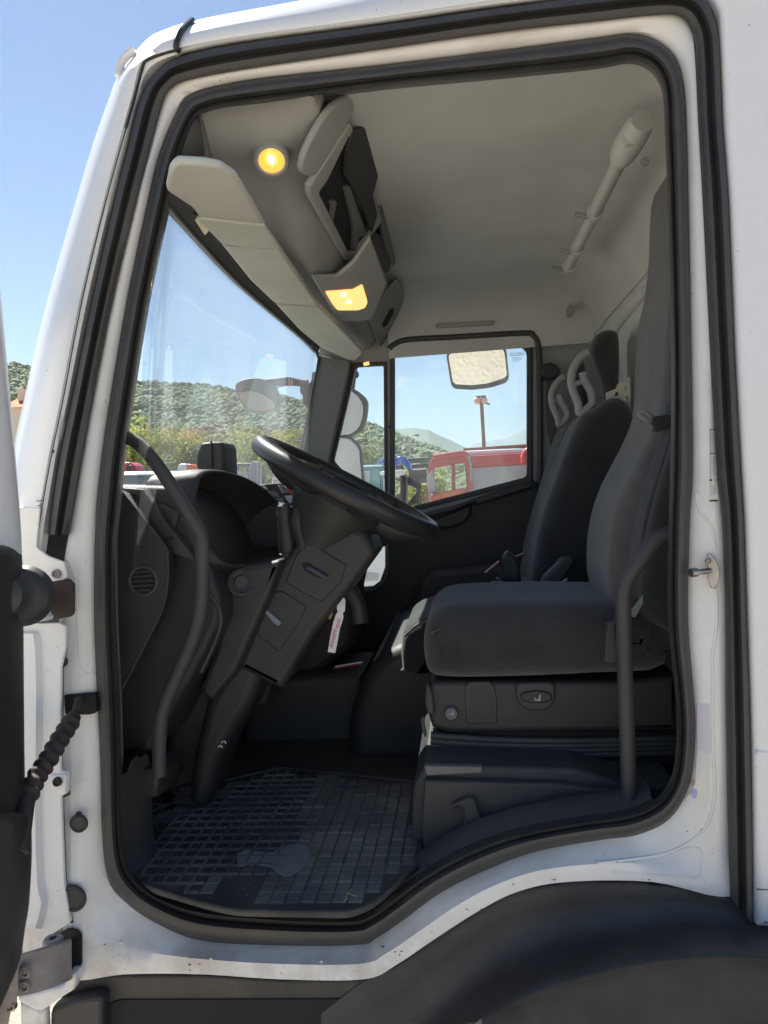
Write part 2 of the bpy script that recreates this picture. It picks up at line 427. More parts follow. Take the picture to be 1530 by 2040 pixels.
# seam between windscreen pillar panel and roof panel: dark groove
link('roof_seam', tube_me([P(383, 40, .03), P(371, 50, .0), P(360, 62, -.03), P(353, 80, -.045), P(351, 95, -.044), P(357, 101, -.036)], .006, res=2), 'black', TRUCK)
link('roof_seam', tube_me([P(352, 100, -.036), P(325, 107, -.036), P(292, 120, -.036), P(284, 134, -.036), P(268, 195, -.036), P(251, 255, -.037)], .0028, res=2), 'black', TRUCK)
link('pillar_seam', tube_me([P(251, 256, -.0405), P(211, 400, -.0405), P(163, 600, -.0405), P(125, 800, -.0405), P(104, 900, -.0405), P(84, 1010, -.0405), P(72, 1085, -.0405), P(69, 1100, -.04)], .0012, res=2), 'black', TRUCK)
# roof marker lamp at the top front corner
link('marker_lamp', tube_me([P(237, 152, .03), P(240, 128, .03), P(255, 108, .03), P(268, 98, .03)], .009, res=4), mat('clear_lens', (.8, .78, .75), .15, coat=1), TRUCK)
# roof outer skin, cab back, floor pan: closes the cab so that light only enters through the openings
ZR = 2.86
link('roof_panel', box_me((.10, 1.08, 2.755), (1.2, 1.86, .03), .01), 'white', TRUCK)
# right: rear edge of the cab and the body panel behind it
rb = [(1399, -60), (1437, 20), (1447, 250), (1458, 400), (1470, 700), (1482, 925), (1489, 1042), (1495, 1238), (1500, 1400), (1503, 1500), (1505, 1650), (1506, 1843), (1512, 1850), (1760, 1853), (1760, -60)]
prism('rear_corner_panel', rb, -.045, .06, 'whitec', bev=.014, res=4)
link('panel_seam', tube_me([P(1507, 1772, -.0455), P(1700, 1776, -.0455)], .0012, res=2, sm=False), 'trimd', TRUCK)
link('panel_crease', tube_me([P(1506, 1498, -.043), P(1700, 1500, -.043)], .004, res=3, sm=False), 'whitec', TRUCK)
# backing plate that closes the side between the rings (inside)
opening = [tuple(p) for p in cr([s[0] for s in ST], 3, True)]
big = [(760, -40), (900, -120), (1300, -200), (1760, -260), (1760, 1765), (1460, 1790), (1300, 1790), (1150, 1790), (1000, 1830), (900, 1890), (800, 1960), (146, 1960), (-10, 1860), (-60, 1200), (0, 1050), (75, 800), (215, 330), (268, 170), (372, 100), (600, 45)]
# opening slightly grown so that it stays hidden behind the seal
cx, cy = 790, 1000
grown = [(a[0]*.85+b[0]*.15, a[1]*.85+b[1]*.15) for a, b in zip(A_, B_)]
prism('inner_side_wall', big, .09, .12, 'trimd', bev=.002, holes=[grown])
# ---------------------------------------------------------------- front corner panel, hinges, bolts, caps
prism('front_corner_panel', [(-60, 1235), (10, 1243), (118, 1240), (131, 1247), (131, 1290), (122, 1330), (120, 1536), (136, 1540), (135, 1580), (122, 1586), (124, 1650), (128, 1760), (141, 1838), (88, 1872), (84, 1892), (55, 1900), (-60, 1910)], -.040, -.030, 'whitec', bev=.003, r=4, res=3)
link('panel_gap', tube_me([P(x, y, -.031) for x, y in [(131, 1247), (132, 1290), (124, 1332), (122, 1536), (137, 1541), (137, 1582), (124, 1588), (126, 1650), (130, 1760), (143, 1838)]], .0035, res=2, sm=False), 'brown', TRUCK)
link('front_corner_panel', grid([[P(-60, y, -.048), P(x, y, -.056), P(x+10, y, -.056), P(x+24, y, -.0395)] for x, y in cr([(55, 1262), (60, 1300), (62, 1400), (60, 1600), (64, 1760), (72, 1800), (60, 1850)], 4)]), 'whitec', TRUCK)
prism('upper_hinge_plate', [(10, 1010), (80, 1012), (72, 1090), (95, 1108), (128, 1120), (134, 1150), (120, 1160), (80, 1165), (10, 1165)], -.045, -.036, 'white', bev=.003, r=5)
prism('hinge_recess', [(76, 1163), (136, 1153), (146, 1163), (146, 1222), (140, 1229), (80, 1240), (60, 1235), (60, 1165)], -.046, -.038, 'brown', bev=.001, r=3)
def bolt(px, py, Y, r_, m, name='bolt', parent=TRUCK, ax=(0, -1, 0)):
    return link(name, lathe_me([(0, .5*r_), (r_*.35, .5*r_), (r_*.5, .25*r_), (r_*.62, .75*r_), (r_*.9, .7*r_), (r_, .45*r_), (r_*1.05, 0)], P(px, py, Y), ax, 20), m, parent)
bolt(113, 1143, -.047, .0095, 'primer'); bolt(115, 1557, -.047, .0095, 'brown')
prism('bolt_pad', [(101, 1543), (133, 1543), (131, 1581), (101, 1583)], -.045, -.036, 'white', bev=.003, r=3)
# hinge spool
hp = P(75, 1200, -.09)
H = .072
link('hinge_spool', lathe_me([(0, -H/2), (.026, -H/2), (.028, -H/2+.006), (.024, -H/2+.010), (.023, -H/2+.02), (.028, -H/2+.024), (.028, H/2-.028), (.023, H/2-.022), (.023, H/2-.014), (.0285, H/2-.011), (.0285, H/2-.003), (.024, H/2), (0, H/2)], hp+Vector((.0, .0, 0)), (0, 0, 1)), 'whitec', TRUCK)
# A-post cup
def cap(px, py, Y, r_, m='fender', name='rubber_plug'):
    return link(name, lathe_me([(0, .002), (r_*.7, .002), (r_*.85, .005), (r_, .003), (r_*1.02, -.002)], P(px, py, Y), (0, -1, 0)), m, TRUCK)
cap(157, 1640, -.030, .0195); cap(157, 1622, -.029, .006); cap(146, 1790, -.034, .028); cap(124, 1318, -.026, .012)
# check strap with rubber boot
prism('strap_slot', [(127, 1384), (190, 1382), (192, 1420), (180, 1424), (130, 1424)], -.012, .002, 'dark', bev=.001, r=5)
sp = [P(158, 1394, -.02), P(152, 1418, -.05), P(140, 1440, -.08), P(118, 1475, -.13), P(95, 1515, -.18), P(72, 1550, -.22), P(55, 1590, -.26), P(48, 1630, -.3), P(40, 1700, -.34)]
path = cr(sp, 14)
radii = []
for i, p in enumerate(path):
    s = i/len(path)
    rib = (math.sin(i*0.95)*.5+.5) if .22 < s < .74 else .25
    radii.append((.62 if s < .18 else .95)+.32*rib*(1 if .22 < s < .74 else 0))
tube('door_check_boot', path, .0155, 'brown', sm=False, radii=radii)
# lower hinge
prism('hinge_pocket', [(84, 1880), (135, 1850), (153, 1853), (162, 1862), (162, 1925), (140, 1932), (84, 1932)], -.041, -.036, 'dark', bev=.001, r=6)
hr = []
for px, Y in [(30, -.20), (45, -.19), (70, -.175), (100, -.155), (125, -.13), (138, -.105), (143, -.08), (143, -.05)]:
    t = (px-30)/113
    hr.append([P(px, 1909-34*t, Y), P(px, 1985-34*t**1.6, Y)])
inn = [[v+Vector((-.006, .009, 0)) for v in r_] for r_ in hr]
hm = fixn(grid([[a[0], a[1], b[1], b[0], a[0]] for a, b in zip(hr, inn)]))
HI = link('lower_hinge', hm, 'primer', TRUCK, smooth=60)
link('hinge_knuckle', lathe_me([(0, 0), (.018, 0), (.020, .004), (.020, .034), (.017, .038), (.008, .038), (.008, .03), (0, .03)], P(108, 1905, -.10), (0, 0, 1)), 'primer', HI)
bolt(53, 1934, -.196, .011, 'primer', 'hinge_bolt', HI); bolt(52, 1962, -.196, .011, 'primer', 'hinge_bolt', HI)
prism('bumper_corner', [(34, 1985), (80, 1975), (110, 1968), (128, 1962), (136, 1938), (150, 1940), (152, 1955), (146, 1974), (120, 1990), (84, 2015), (70, 2014), (36, 1996)], -.07, -.04, 'white', bev=.006, r=3)
prism('bumper_corner', [(38, 2000), (82, 2014), (92, 2012), (96, 2100), (40, 2100)], -.06, -.04, 'white', bev=.008)
# striker bolt on the rear pillar
SP = fplate_me([(-.004, -.030), (.004, -.033), (.012, -.018), (.014, .0), (.010, .022), (.0, .036), (-.006, .036), (-.008, .0)], P(1418, 1140, -.018), (1, -.35, 0), (0, 0, 1), .005, .0015)
ST_ = link('door_striker', SP, 'metal', TRUCK)
link('striker_pin', lathe_me([(0, .045), (.008, .045), (.009, .042), (.009, .032), (.0055, .029), (.0055, 0)], P(1414, 1137, -.02), (-1, -.45, 0), 18), 'metal', ST_)
bolt(1411, 1118, -.022, .006, 'metal', 'striker_bolt', ST_)
# stickers
def sticker(pts, Y, m, name, texts=(), label=None):
    off = .0016+max(0, (-Y-.0235))*.6
    q = [onside(x, y, off) for x, y in rnd(pts, .6, 2)]
    n_ = len(q); b_ = [v+Vector((0, .0006, 0)) for v in q]
    return link(name, fixn(mesh(q+b_, [list(range(n_)), list(range(2*n_-1, n_-1, -1))]+[(k, (k+1) % n_, n_+(k+1) % n_, n_+k) for k in range(n_)])), m, SIDE, label, smooth=0)
cream = mat('sticker_film', (.72, .70, .66), .35, coat=.5)
sticker([(1413, 856), (1424, 855), (1426, 902), (1414, 903)], -.0235, cream, 'type_sticker')
sticker([(1414, 905), (1426, 904), (1429, 953), (1414, 954)], -.0235, cream, 'type_sticker')
sticker([(1414, 960), (1429, 959), (1431, 995), (1414, 996)], -.0235, cream, 'type_sticker')
for yy in (855.5, 903.5, 956.5, 997.5):
    w = 3.2 if yy > 950 else 1.4
    sticker([(1413.5, yy-w/2), (1430, yy-w/2), (1430, yy+w/2), (1413.5, yy+w/2)], -.025, 'black', 'sticker_bar')
for (y0, y1) in ((862, 898), (910, 948), (965, 990)):
    for x in (1416.5, 1420, 1423):
        sticker([(x, y0+random.random()*6), (x+.7, y0+3), (x+1.2, y1-random.random()*6), (x+.6, y1)], -.0262, 'silver', 'sticker_print')
sticker([(1388, 1492), (1413, 1505), (1411, 1575), (1405, 1616), (1366, 1592), (1385, 1560)], -.0225, cream, 'faded_sticker')
sticker([(1388, 1402), (1413, 1402), (1415, 1500), (1410, 1504), (1389, 1492)], -.0225, mat('sticker_film_lilac', (.66, .62, .68), .35), 'faded_sticker')
sticker([(1376, 1575), (1383, 1570), (1389, 1577), (1388, 1588), (1382, 1591), (1376, 1584)], -.0245, mat('blue_print', (.42, .44, .72), .5), 'sticker_print')
sticker([(1378, 1556), (1382, 1552), (1383, 1565), (1379, 1570)], -.0245, mat('pink_print', (.75, .42, .42), .5), 'sticker_print')
# pen marks on the front pillar
for x0, y0, x1, y1, w in ((53, 1085, 68, 1084, .0016), (57, 1109, 67, 1109, .0012), (65, 1092, 66, 1097, .0016), (63, 1102, 67, 1104, .001), (72, 998, 84, 997, .0012), (76, 1007, 82, 1006, .0013), (62, 1029, 80, 1027, .0008), (65, 1124, 66, 1126, .001), (60, 1063, 63, 1063, .0008), (66, 1067, 70, 1067, .0008), (107, 896, 106, 903, .0016)):
    link('pen_mark', tube_me([P(x0, y0, -.0425 if y0 > 1012 else -.040), P((x0+x1)/2, (y0+y1)/2+.4, -.0425 if y0 > 1012 else -.040), P(x1, y1, -.0425 if y0 > 1012 else -.040)], w*.8, res=1), 'black', TRUCK)
# ---------------------------------------------------------------- wheel arch and step
arch = cr([(1520, 1790), (1453, 1788), (1368, 1768), (1300, 1759), (1197, 1757), (1130, 1759), (1030, 1778), (950, 1819), (860, 1877), (790, 1925), (725, 1955), (640, 2020)], 6)
lip = cr([(1640, 1905), (1530, 1905), (1450, 1900), (1340, 1905), (1200, 1930), (1100, 1960), (1010, 2000), (930, 2060), (880, 2120), (820, 2200), (740, 2300), (640, 2400)], 6)
rows = []
for a, b in zip(arch, lip):
    rows.append([P(*a, .03), P(*a, -.018), P(*lerp(a, b, .06), -.024), P(*lerp(a, b, .2), -.018), P(*lerp(a, b, .45), -.028), P(*lerp(a, b, .62), -.050), P(*lerp(a, b, .80), -.115), P(*lerp(a, b, .93), -.165), P(*lerp(a, b, 1.0), -.185), P(*lerp(a, b, 1.05), -.19), P(*lerp(a, b, 1.09), -.18), P(*lerp(a, b, 1.3), -.17), P(*lerp(a, b, 1.9), -.16), P(*lerp(a, b, 2.6), -.14)])
link('wheel_arch', fixn(grid(rows)), 'fender', TRUCK, smooth=70)
prism('wheel_arch', [(1440, 1790), (1530, 1850), (1700, 1850), (1700, 1960), (1440, 1960)], -.01, .02, 'fender', bev=.004)
st = prism('cab_step', [(146, 1952), (250, 1943), (400, 1943), (560, 1953), (730, 1953), (800, 1926), (860, 1990), (820, 2300), (96, 2300), (100, 2020)], -.015, .05, 'fender', bev=.006)
prism('step_box', [(100, 2010), (150, 1992), (190, 1985), (205, 1990), (200, 2100), (100, 2120)], -.05, -.014, 'fender', st, bev=.01, r=8)
prism('step_well', [(200, 2010), (235, 1992), (760, 1990), (735, 2200), (205, 2200)], -.018, -.012, 'dark', st, bev=.001, r=12)
# ---------------------------------------------------------------- open door (only its hinge end is in view)
DO = bpy.data.objects.new('door', None); col.objects.link(DO); DO.parent = TRUCK; DO.matrix_parent_inverse = TRUCK.matrix_basis.inverted(); DO.location = (-.86, -.1, 1.0)
dr = cr([(0, 560), (9, 660), (17, 750), (29, 883), (39, 1005), (44, 1095), (44, 1200)], 6)
rows = [[P(x-140, y, -.10), P(x-120, y, -.15), P(x-20, y, -.16), P(x-4, y, -.175), P(x, y, -.19), P(x-2, y, -.22), P(x-14, y, -.26), P(x-60, y, -.30), P(x-260, y, -.42), P(x-600, y, -.6)] for x, y in dr]
link('door_frame', fixn(grid(rows)), 'whitec', DO, smooth=60)
rows = []
for x, y in cr([(-40, 1078), (5, 1084), (24, 1089), (38, 1102), (45, 1120), (47, 1250), (48, 1400), (49, 1500), (50, 1590), (46, 1640)], 5):
    rows.append([P(x-4, y, -.17), P(x, y, -.21), P(x-3, y, -.26), P(x-30, y, -.33), P(x-200, y, -.5)])
link('door_trim', fixn(grid(rows)), 'plastic', DO, smooth=60)
rows = []
for x, y in cr([(-60, 1596), (0, 1604), (38, 1618), (58, 1628), (63, 1660), (63, 1720), (58, 1800), (50, 1850), (42, 1905), (30, 1940), (15, 1975), (-12, 2040), (-30, 2100)], 5):
    rows.append([P(x-10, y, -.23), P(x, y, -.27), P(x-3, y, -.31), P(x-40, y, -.38), P(x-260, y, -.5)])
link('door_pocket', fixn(grid(rows)), 'plastic', DO, smooth=60)
link('door_lower_frame', fixn(grid([[P(x-30, y, -.20), P(x, y, -.205), P(x+1, y, -.22), P(x-60, y, -.24)] for x, y in [(48, 1600), (44, 1900), (36, 1930), (33, 1995), (28, 2004), (22, 2008), (14, 2050), (10, 2100)]])), 'primer', DO)
bolt(24, 2000, -.215, .011, 'metal', 'hinge_bolt', DO)
# rubber cable sleeve
c = P(22, 1188, -.30)
ax = (P(75, 1186, -.10)-c).normalized()
prof = [(.02, -.16), (.036, -.15), (.040, -.12)]
for k in range(5):
    prof += [(.046, -.105+k*.026), (.056, -.095+k*.026), (.048, -.084+k*.026)]
prof += [(.060, .035), (.064, .048), (.060, .056), (.050, .056), (.046, .02)]
link('cable_boot', lathe_me([(r_*.92, h*.8+.0) for r_, h in prof], P(36, 1187, -.20)-ax*.0, ax, 32), 'rubber', DO)

# pressed shapes in the frame metal
def press(pts, Y, r_=.0035, closed=False):
    q = cr(pts, 4, closed)+([pts[0]] if closed else [])
    link('pressed_edge', tube_me([onside(x, y, -r_*.55) for x, y in q], r_, sm=False, res=3), 'white', SIDE, smooth=60)
press([(1386, 985), (1394, 1015), (1410, 1040), (1422, 1070), (1424, 1150), (1428, 1215), (1425, 1262), (1420, 1300), (1419, 1330), (1421, 1500), (1424, 1570), (1414, 1630), (1385, 1668), (1330, 1698), (1260, 1712), (1190, 1720)], -.0085, .004)
press([(1330, 1706), (1365, 1690), (1390, 1690), (1396, 1700), (1394, 1738), (1380, 1747), (1300, 1742), (1220, 1735)], -.0105, .0028)
press([(132, 1110), (150, 1150), (156, 1260), (162, 1330), (190, 1345)], -.012, .003)
for x, y in ((166, 1556), (178, 1480), (174, 1240), (168, 1120), (240, 1880), (420, 1912), (640, 1918), (1418, 1640), (1240, 1735)):
    link('spot_weld', lathe_me([(0, .0006), (.003, .0006), (.0045, -.001)], onside(x, y, -.0002), (0, -1, 0), 14), 'white', SIDE)
rr_ = random.Random(2)
for k in range(26):
    i = rr_.choice(list(range(28, 41))); b_, c_ = ST[i][1], ST[i][2]; q = lerp(b_, c_, rr_.uniform(.3, .95)); x, y = q[0]+rr_.uniform(-30, 30), q[1]
    L_ = rr_.uniform(1, 7); a = rr_.uniform(-.6, .6)
    yb = -.0325
    link('paint_chip', tube_me([onside(x, y), onside(x+L_*math.cos(a), y+L_*math.sin(a))], rr_.uniform(.0005, .0011), sm=False, res=1), 'brown', SIDE)
# ================================================================ INTERIOR
def PP(px, py, O, N):
    d = ray(px, py); O = Vector(O); N = Vector(N); return CAM + d*((O-CAM).dot(N)/d.dot(N))
def on_plane(name, pts, O, U, V, thick, m, parent=TRUCK, bev=.002, r=0, sm=0, holes=(), label=None, lift=0, flip=1):
    """outline seen at these photo pixels, lying in the real plane O,U,V"""
    U = Vector(U).normalized(); V = Vector(V); V = (V-U*V.dot(U)).normalized(); N = U.cross(V); O = Vector(O)+N*lift
    def cv(pp):
        if sm: pp = cr(pp, sm, True)
        elif r: pp = rnd(pp, r)
        return [((PP(*p, O, N)-O).dot(U), (PP(*p, O, N)-O).dot(V)) for p in pp]
    return link(name, fplate_me(cv(pts), O, U, V, thick, bev, [cv(h) for h in holes]), m, parent, label)
Z0 = 1.85
def W(x, y, z): return Vector((x, y, Z0+z))
# ---- closed box of the cab
link('floor_pan', box_me((-.2, 1.06, 1.005), (1.7, 1.95, .03), 0), 'plastic2', TRUCK, smooth=0)
link('firewall', box_me((-1.0, 1.06, 1.3), (.03, 1.95, .9), 0), 'plastic', TRUCK, smooth=0)
link('front_panel', box_me((-.93, 1.12, 1.69), (.25, 1.8, .03), 0), 'whitec', TRUCK, smooth=0)
link('lower_side_panel', box_me((-.2, 2.09, 1.0), (1.7, .02, .76), 0), 'whitec', TRUCK, smooth=0)
# headliner with rounded edges to rear wall and far side
rows = []
for y, dz in [(.05, -.01), (.10, 0), (.3, .0), (1.0, .0), (1.7, .0), (1.82, -.01), (1.90, -.035), (1.95, -.075), (1.97, -.14), (1.97, -.26)]:
    r_ = []
    for x, dx in [(-.30, 0), (-.2, 0), (0, 0), (.3, 0), (.42, -.006), (.50, -.03), (.56, -.075), (.60, -.13), (.62, -.22)]:
        r_.append(W(x, y, min(.862+dz*1.0, .862+dx) if dz < -.02 else .862+dz+dx))
    rows.append(r_)
link('headliner', fixn(grid(rows)), 'liner', TRUCK, smooth=80)
link('rear_wall', box_me((.64, 1.06, 1.85), (.03, 1.95, 1.75), 0), 'liner', TRUCK, smooth=0)
for pts in ([(1310, 372), (1262, 440), (1215, 520), (1185, 580), (1172, 620), (1168, 660), (1172, 720), (1175, 800)],
            [(1290, 575), (1262, 610), (1238, 640), (1229, 668), (1232, 720), (1240, 770), (1240, 850)],
            [(1330, 560), (1300, 600), (1275, 645), (1262, 690), (1262, 760), (1262, 850)]):
    tube('rear_wall_rib', [PX(x, y, .625) for x, y in pts], .022, 'liner', res=3)
# header handle trace on the far wall
prism('grip_cover', [(868, 646), (878, 644), (960, 640), (985, 638), (985, 646), (960, 648), (880, 653), (868, 653)], 1.955, 1.972, 'trim', bev=.004)
prism('coat_hook', [(1131, 612), (1136, 604), (1142, 622), (1138, 628), (1131, 626)], 1.9, 1.95, 'trim', bev=.004)
# ---- far side: door frame, windows
MW = [(786, 703), (1038, 688), (1050, 700), (1050, 950), (818, 1010), (786, 1018)]
QW = [(709, 730), (764, 727), (766, 1000), (740, 1000), (664, 918)]
LW = [(737, 1102), (750, 1090), (767, 1089), (767, 1130), (757, 1158), (742, 1169), (722, 1171)]
FO = [(650, 540), (1420, 520), (1420, 1300), (570, 1300), (585, 1000), (600, 900), (632, 735), (634, 715)]
MH = [(777, 697), (1052, 680), (1061, 690), (1061, 958), (818, 1019), (777, 1028)]
QH = [(702, 723), (770, 720), (772, 1010), (730, 1010), (655, 921)]
prism('passenger_side_frame', FO, 2.0, 2.05, 'trim', bev=.003, holes=[MH, QH, LW])
rear_door = prism('passenger_window_frame', MH, 1.99, 2.03, 'rubber', bev=.003, holes=[rnd(MW, 9)])
prism('quarter_window_frame', QH, 1.99, 2.03, 'rubber', bev=.003, holes=[rnd(QW, 6)])
GL1 = prism('passenger_window_glass', MW, 2.008, 2.012, 'glass', bev=.0003, r=8, res=0)
prism('quarter_window_glass', QW, 2.008, 2.012, 'glass', bev=.0003, r=4, res=0)
prism('lower_window_glass', LW, 2.02, 2.024, 'glass', bev=.0003, r=4, res=0)
tube('passenger_door_seal', [P(x, y, 1.975) for x, y in [(775, 695), (786, 686), (812, 677), (900, 672), (1042, 664), (1062, 669), (1072, 688), (1075, 740), (1076, 900), (1074, 990)]], .014, 'rubber')
tube('window_channel', [P(x, y, 1.992) for x, y in [(1054, 692), (1057, 720), (1057, 958)]], .005, 'rubber', sm=False)
tube('passenger_window_frame', [P(x, y, 1.985) for x, y in [(800, 691), (1040, 676), (1054, 684)]], .006, 'trimd')
bolt(777, 850, 1.998, .008, 'black', 'frame_screw', TRUCK)
# window etching, reads the right way from outside
U = Vector((-1, 0, 0)); V = Vector((0, 0, 1))
link('window_marking', text_me('IVECO', P(1030, 706, 2.006), U, V, .021, .0002), mat('etched_print', (.12, .13, .2), .5), GL1)
for k, (y, w) in enumerate(((712, 10), (714.6, 9), (717, 10), (719.4, 6))):
    link('window_marking', box_me(P(1029, y, 2.006), (w*2/1530*3.55, .0004, .0016), 0), 'silver', GL1, smooth=0)
# far windscreen pillar cover
AP = prism('windscreen_pillar_cover', [(636, 708), (698, 718), (690, 760), (655, 915), (640, 990), (620, 1060), (575, 1060), (592, 950), (602, 895), (634, 735)], 1.93, 2.0, 'trimd', bev=.006, r=3)
bolt(661, 732, 1.928, .008, 'trim', 'cover_screw', AP)
tube('windscreen_pillar_rubber', [P(x, y, 1.925) for x, y in [(630, 700), (635, 715), (632, 735), (600, 895), (586, 985)]], .006, 'rubber', sm=False)
tube('windscreen_pillar_rubber', [P(x, y, 1.96) for x, y in [(697, 722), (686, 765), (650, 925), (635, 1000)]], .008, 'rubber', sm=False)
# passenger door card
DC = prism('passenger_door_card', [(560, 1010), (640, 1010), (740, 1040), (800, 1036), (835, 1024), (900, 1009), (960, 988), (1040, 962), (1062, 955), (1074, 966), (1076, 1020), (1076, 1400), (560, 1400)], 1.95, 2.0, 'plastic', bev=.012, holes=[LW])
prism('armrest_ledge', [(835, 1024), (900, 1008), (945, 996), (943, 1002), (905, 1017), (840, 1034)], 1.90, 1.96, 'plastic2', DC, bev=.008)
prism('door_grab', [(850, 1042), (880, 1030), (940, 1005), (938, 1025), (925, 1042), (900, 1052), (860, 1055)], 1.91, 1.955, 'plastic', DC, bev=.012, r=6)
prism('armrest_ledge', [(945, 995), (1000, 978), (1045, 965), (1060, 962), (1060, 972), (1000, 990), (950, 1006)], 1.915, 1.96, 'plastic2', DC, bev=.008)
prism('door_pocket', [(835, 1160), (860, 1135), (1000, 1125), (1070, 1125), (1070, 1300), (830, 1300), (826, 1200)], 1.82, 1.96, 'plastic2', DC, bev=.03, r=10)
tube('lower_window_rim', [P(x, y, 1.945) for x, y in [(771, 1085), (771, 1130), (762, 1158), (746, 1173), (722, 1177)]], .009, 'trimd', DC)
# ---- windscreen
gs = [((312, 383), .03), ((331, 405), .10), ((370, 450), .31), ((480, 568), .87), ((600, 671), 1.63), ((632, 703), 1.95)]
rows = []
for (px, py), y in gs:
    t = P(px, py, y); rows.append([tuple(t+Vector((.012, 0, .06))), tuple(t), tuple(t+Vector((-.05, 0, -.3))), tuple(Vector((t.x-.11, y, Z0-.14)))])
rr = [cr(c, 5) for c in zip(*rows)]; rr = [list(x) for x in zip(*rr)]
link('windscreen', grid(rr), 'wglass', TRUCK, smooth=80)
tp = [Vector(r_[1]) for r_ in rr]
link('windscreen_header', fixn(grid([[p+Vector((-.015, 0, .0)), p+Vector((.004, 0, 0)), p+Vector((.012, 0, .02)), p+Vector((.05, 0, .05)), p+Vector((.10, 0, .055)), p+Vector((.11, 0, .07)), p+Vector((.10, 0, .2)), p+Vector((.11, 0, .3)), p+Vector((.03, 0, .3)), p+Vector((-.005, 0, .06)), p+Vector((-.015, 0, .0))] for p in tp])), 'trimd', TRUCK, smooth=60)
tube('windscreen_rubber', [p+Vector((.004, 0, -.002)) for p in tp], .006, 'rubber', sm=False)
bt = [Vector(r_[3]) for r_ in rr]
# ---- visors (three panels and a drooping flap)
VO, VU, VV = W(-.48, .05, .638), (-.01, 1.75, -.058), (-1, 0, -.02)
def visor(pts, lift=0, m='visor', name='sun_visor', thick=.018, bev=.007, r=4, parent=TRUCK): return on_plane(name, pts, VO, VU, VV, thick, m, parent, bev=bev, r=r, lift=lift)
V1 = visor([(330, 372), (338, 330), (352, 316), (405, 319), (440, 325), (470, 345), (531, 448), (470, 445), (412, 434), (394, 424), (384, 408), (360, 392)], r=8)
V2 = visor([(440, 480), (556, 489), (636, 606), (545, 598), (500, 555)], r=3)
V3 = visor([(548, 600), (638, 607), (724, 698), (708, 716), (688, 711), (640, 690), (598, 655)], r=6)
visor([(392, 432), (527, 447), (558, 490), (500, 491), (440, 481)], lift=-.010, name='visor_flap', thick=.010, bev=.003, r=3)
visor([(388, 438), (396, 432), (416, 460), (408, 468)], lift=-.012, m=mat('cream_label', (.75, .70, .5), .6), name='visor_label', thick=.002, bev=.0005, r=2, parent=V1)
for a, b in (((390, 424), (400, 434)), ((541, 592), (553, 602)), ((620, 684), (632, 692))):
    link('visor_clip', tube_me([PP(*a, VO, (0, 0, 1)), PP(*b, VO, (0, 0, 1))], .006, sm=False), 'black', TRUCK)
# ---- overhead console
prof = [(-.57, .71), (-.50, .68), (-.43, .650), (-.395, .645), (-.365, .655), (-.345, .672), (-.30, .728), (-.268, .772), (-.256, .795), (-.250, .83), (-.248, .87)]
ra = [.25, .7, 1, 1, .95, .8, .4, .15, .05, 0, 0]
rows = []
for y in [.02, .04, .06, .08, .10, .12, .16, .2, .24, .28, .32, .36, .42, .5, .7, 1.0, 1.3, 1.55, 1.72, 1.84, 1.92, 1.96]:
    t = max(0, min(1, (y-.17)/.3)); t = t*t*(3-2*t); dz = .12*(1-t)+.16*max(0, (.12-y)/.10)**1.6
    e = max(0, (y-1.55)/.41)**2
    rows.append([W(x-.02*e, y, z+dz*k-.0*e) for (x, z), k in zip(prof, ra)])
link('overhead_console', fixn(grid(rows)), 'trim', TRUCK, smooth=60)
CO = W(-.345, .5, .672); CU = (0, 1, 0); CV = (.089, 0, .123)     # rear face of the console
def cface(name, pts, m, thick=.01, lift=0, parent=TRUCK, **k): return on_plane(name, pts, CO, CU, CV, thick, m, parent, lift=lift, **k)
PF = cface('storage_frame', [(694, 240), (611, 367), (611, 386), (684, 517), (697, 523), (757, 438), (752, 418), (736, 380), (716, 320)], 'trim', .018, .006, bev=.006, holes=[rnd([(690, 268), (646, 358), (630, 380), (690, 499), (701, 497), (733, 462), (728, 440), (700, 380), (692, 330)], 5)], r=7)
cface('storage_pocket', [(692, 262), (643, 355), (626, 380), (688, 506), (705, 500), (736, 462), (728, 440), (700, 380), (692, 330)], 'dark', .004, .0045, PF, r=3)  # flat near-black plate; the shade inside the pocket is put into its colour
cface('storage_divider', [(655, 400), (662, 398), (668, 400), (662, 430), (657, 455), (652, 440), (657, 415)], 'trimd', .012, .008, PF, r=1)
cface('storage_lip', [(684, 372), (694, 368), (724, 455), (730, 466), (712, 472), (705, 500), (699, 495), (702, 465), (700, 440)], 'trimd', .012, .010, PF, r=2)
cface('radio_blank', [(722, 250), (734, 250), (754, 335), (740, 385), (749, 425), (738, 462), (716, 405), (694, 362), (684, 345), (687, 300), (700, 262)], 'plastic', .014, .014, bev=.004, r=3)
cface('console_lid', [(690, 190), (655, 212), (622, 262), (602, 305), (596, 335), (603, 346), (618, 348), (640, 330), (670, 270), (700, 215)], 'trim', .016, .004, bev=.006, sm=3)
cface('storage_lip', [(752, 420), (758, 405), (786, 520), (780, 528), (768, 500), (760, 470)], 'trimd', .014, .006, bev=.004, r=2)
cface('storage_pocket', [(745, 460), (760, 470), (778, 530), (770, 545), (745, 520), (735, 485)], 'plastic', .006, .004, r=2)
for k in range(3):
    a, b = 699+k*9, 523-k*7
    cface('small_label', [(a, b), (a+8, b-7), (a+17, b+11), (a+8, b+19)] if k != 1 else [(a, b), (a+8, b-7), (a+15, b+8), (a+8, b+14)], 'paper' if k != 1 else 'trim', .002, .014)
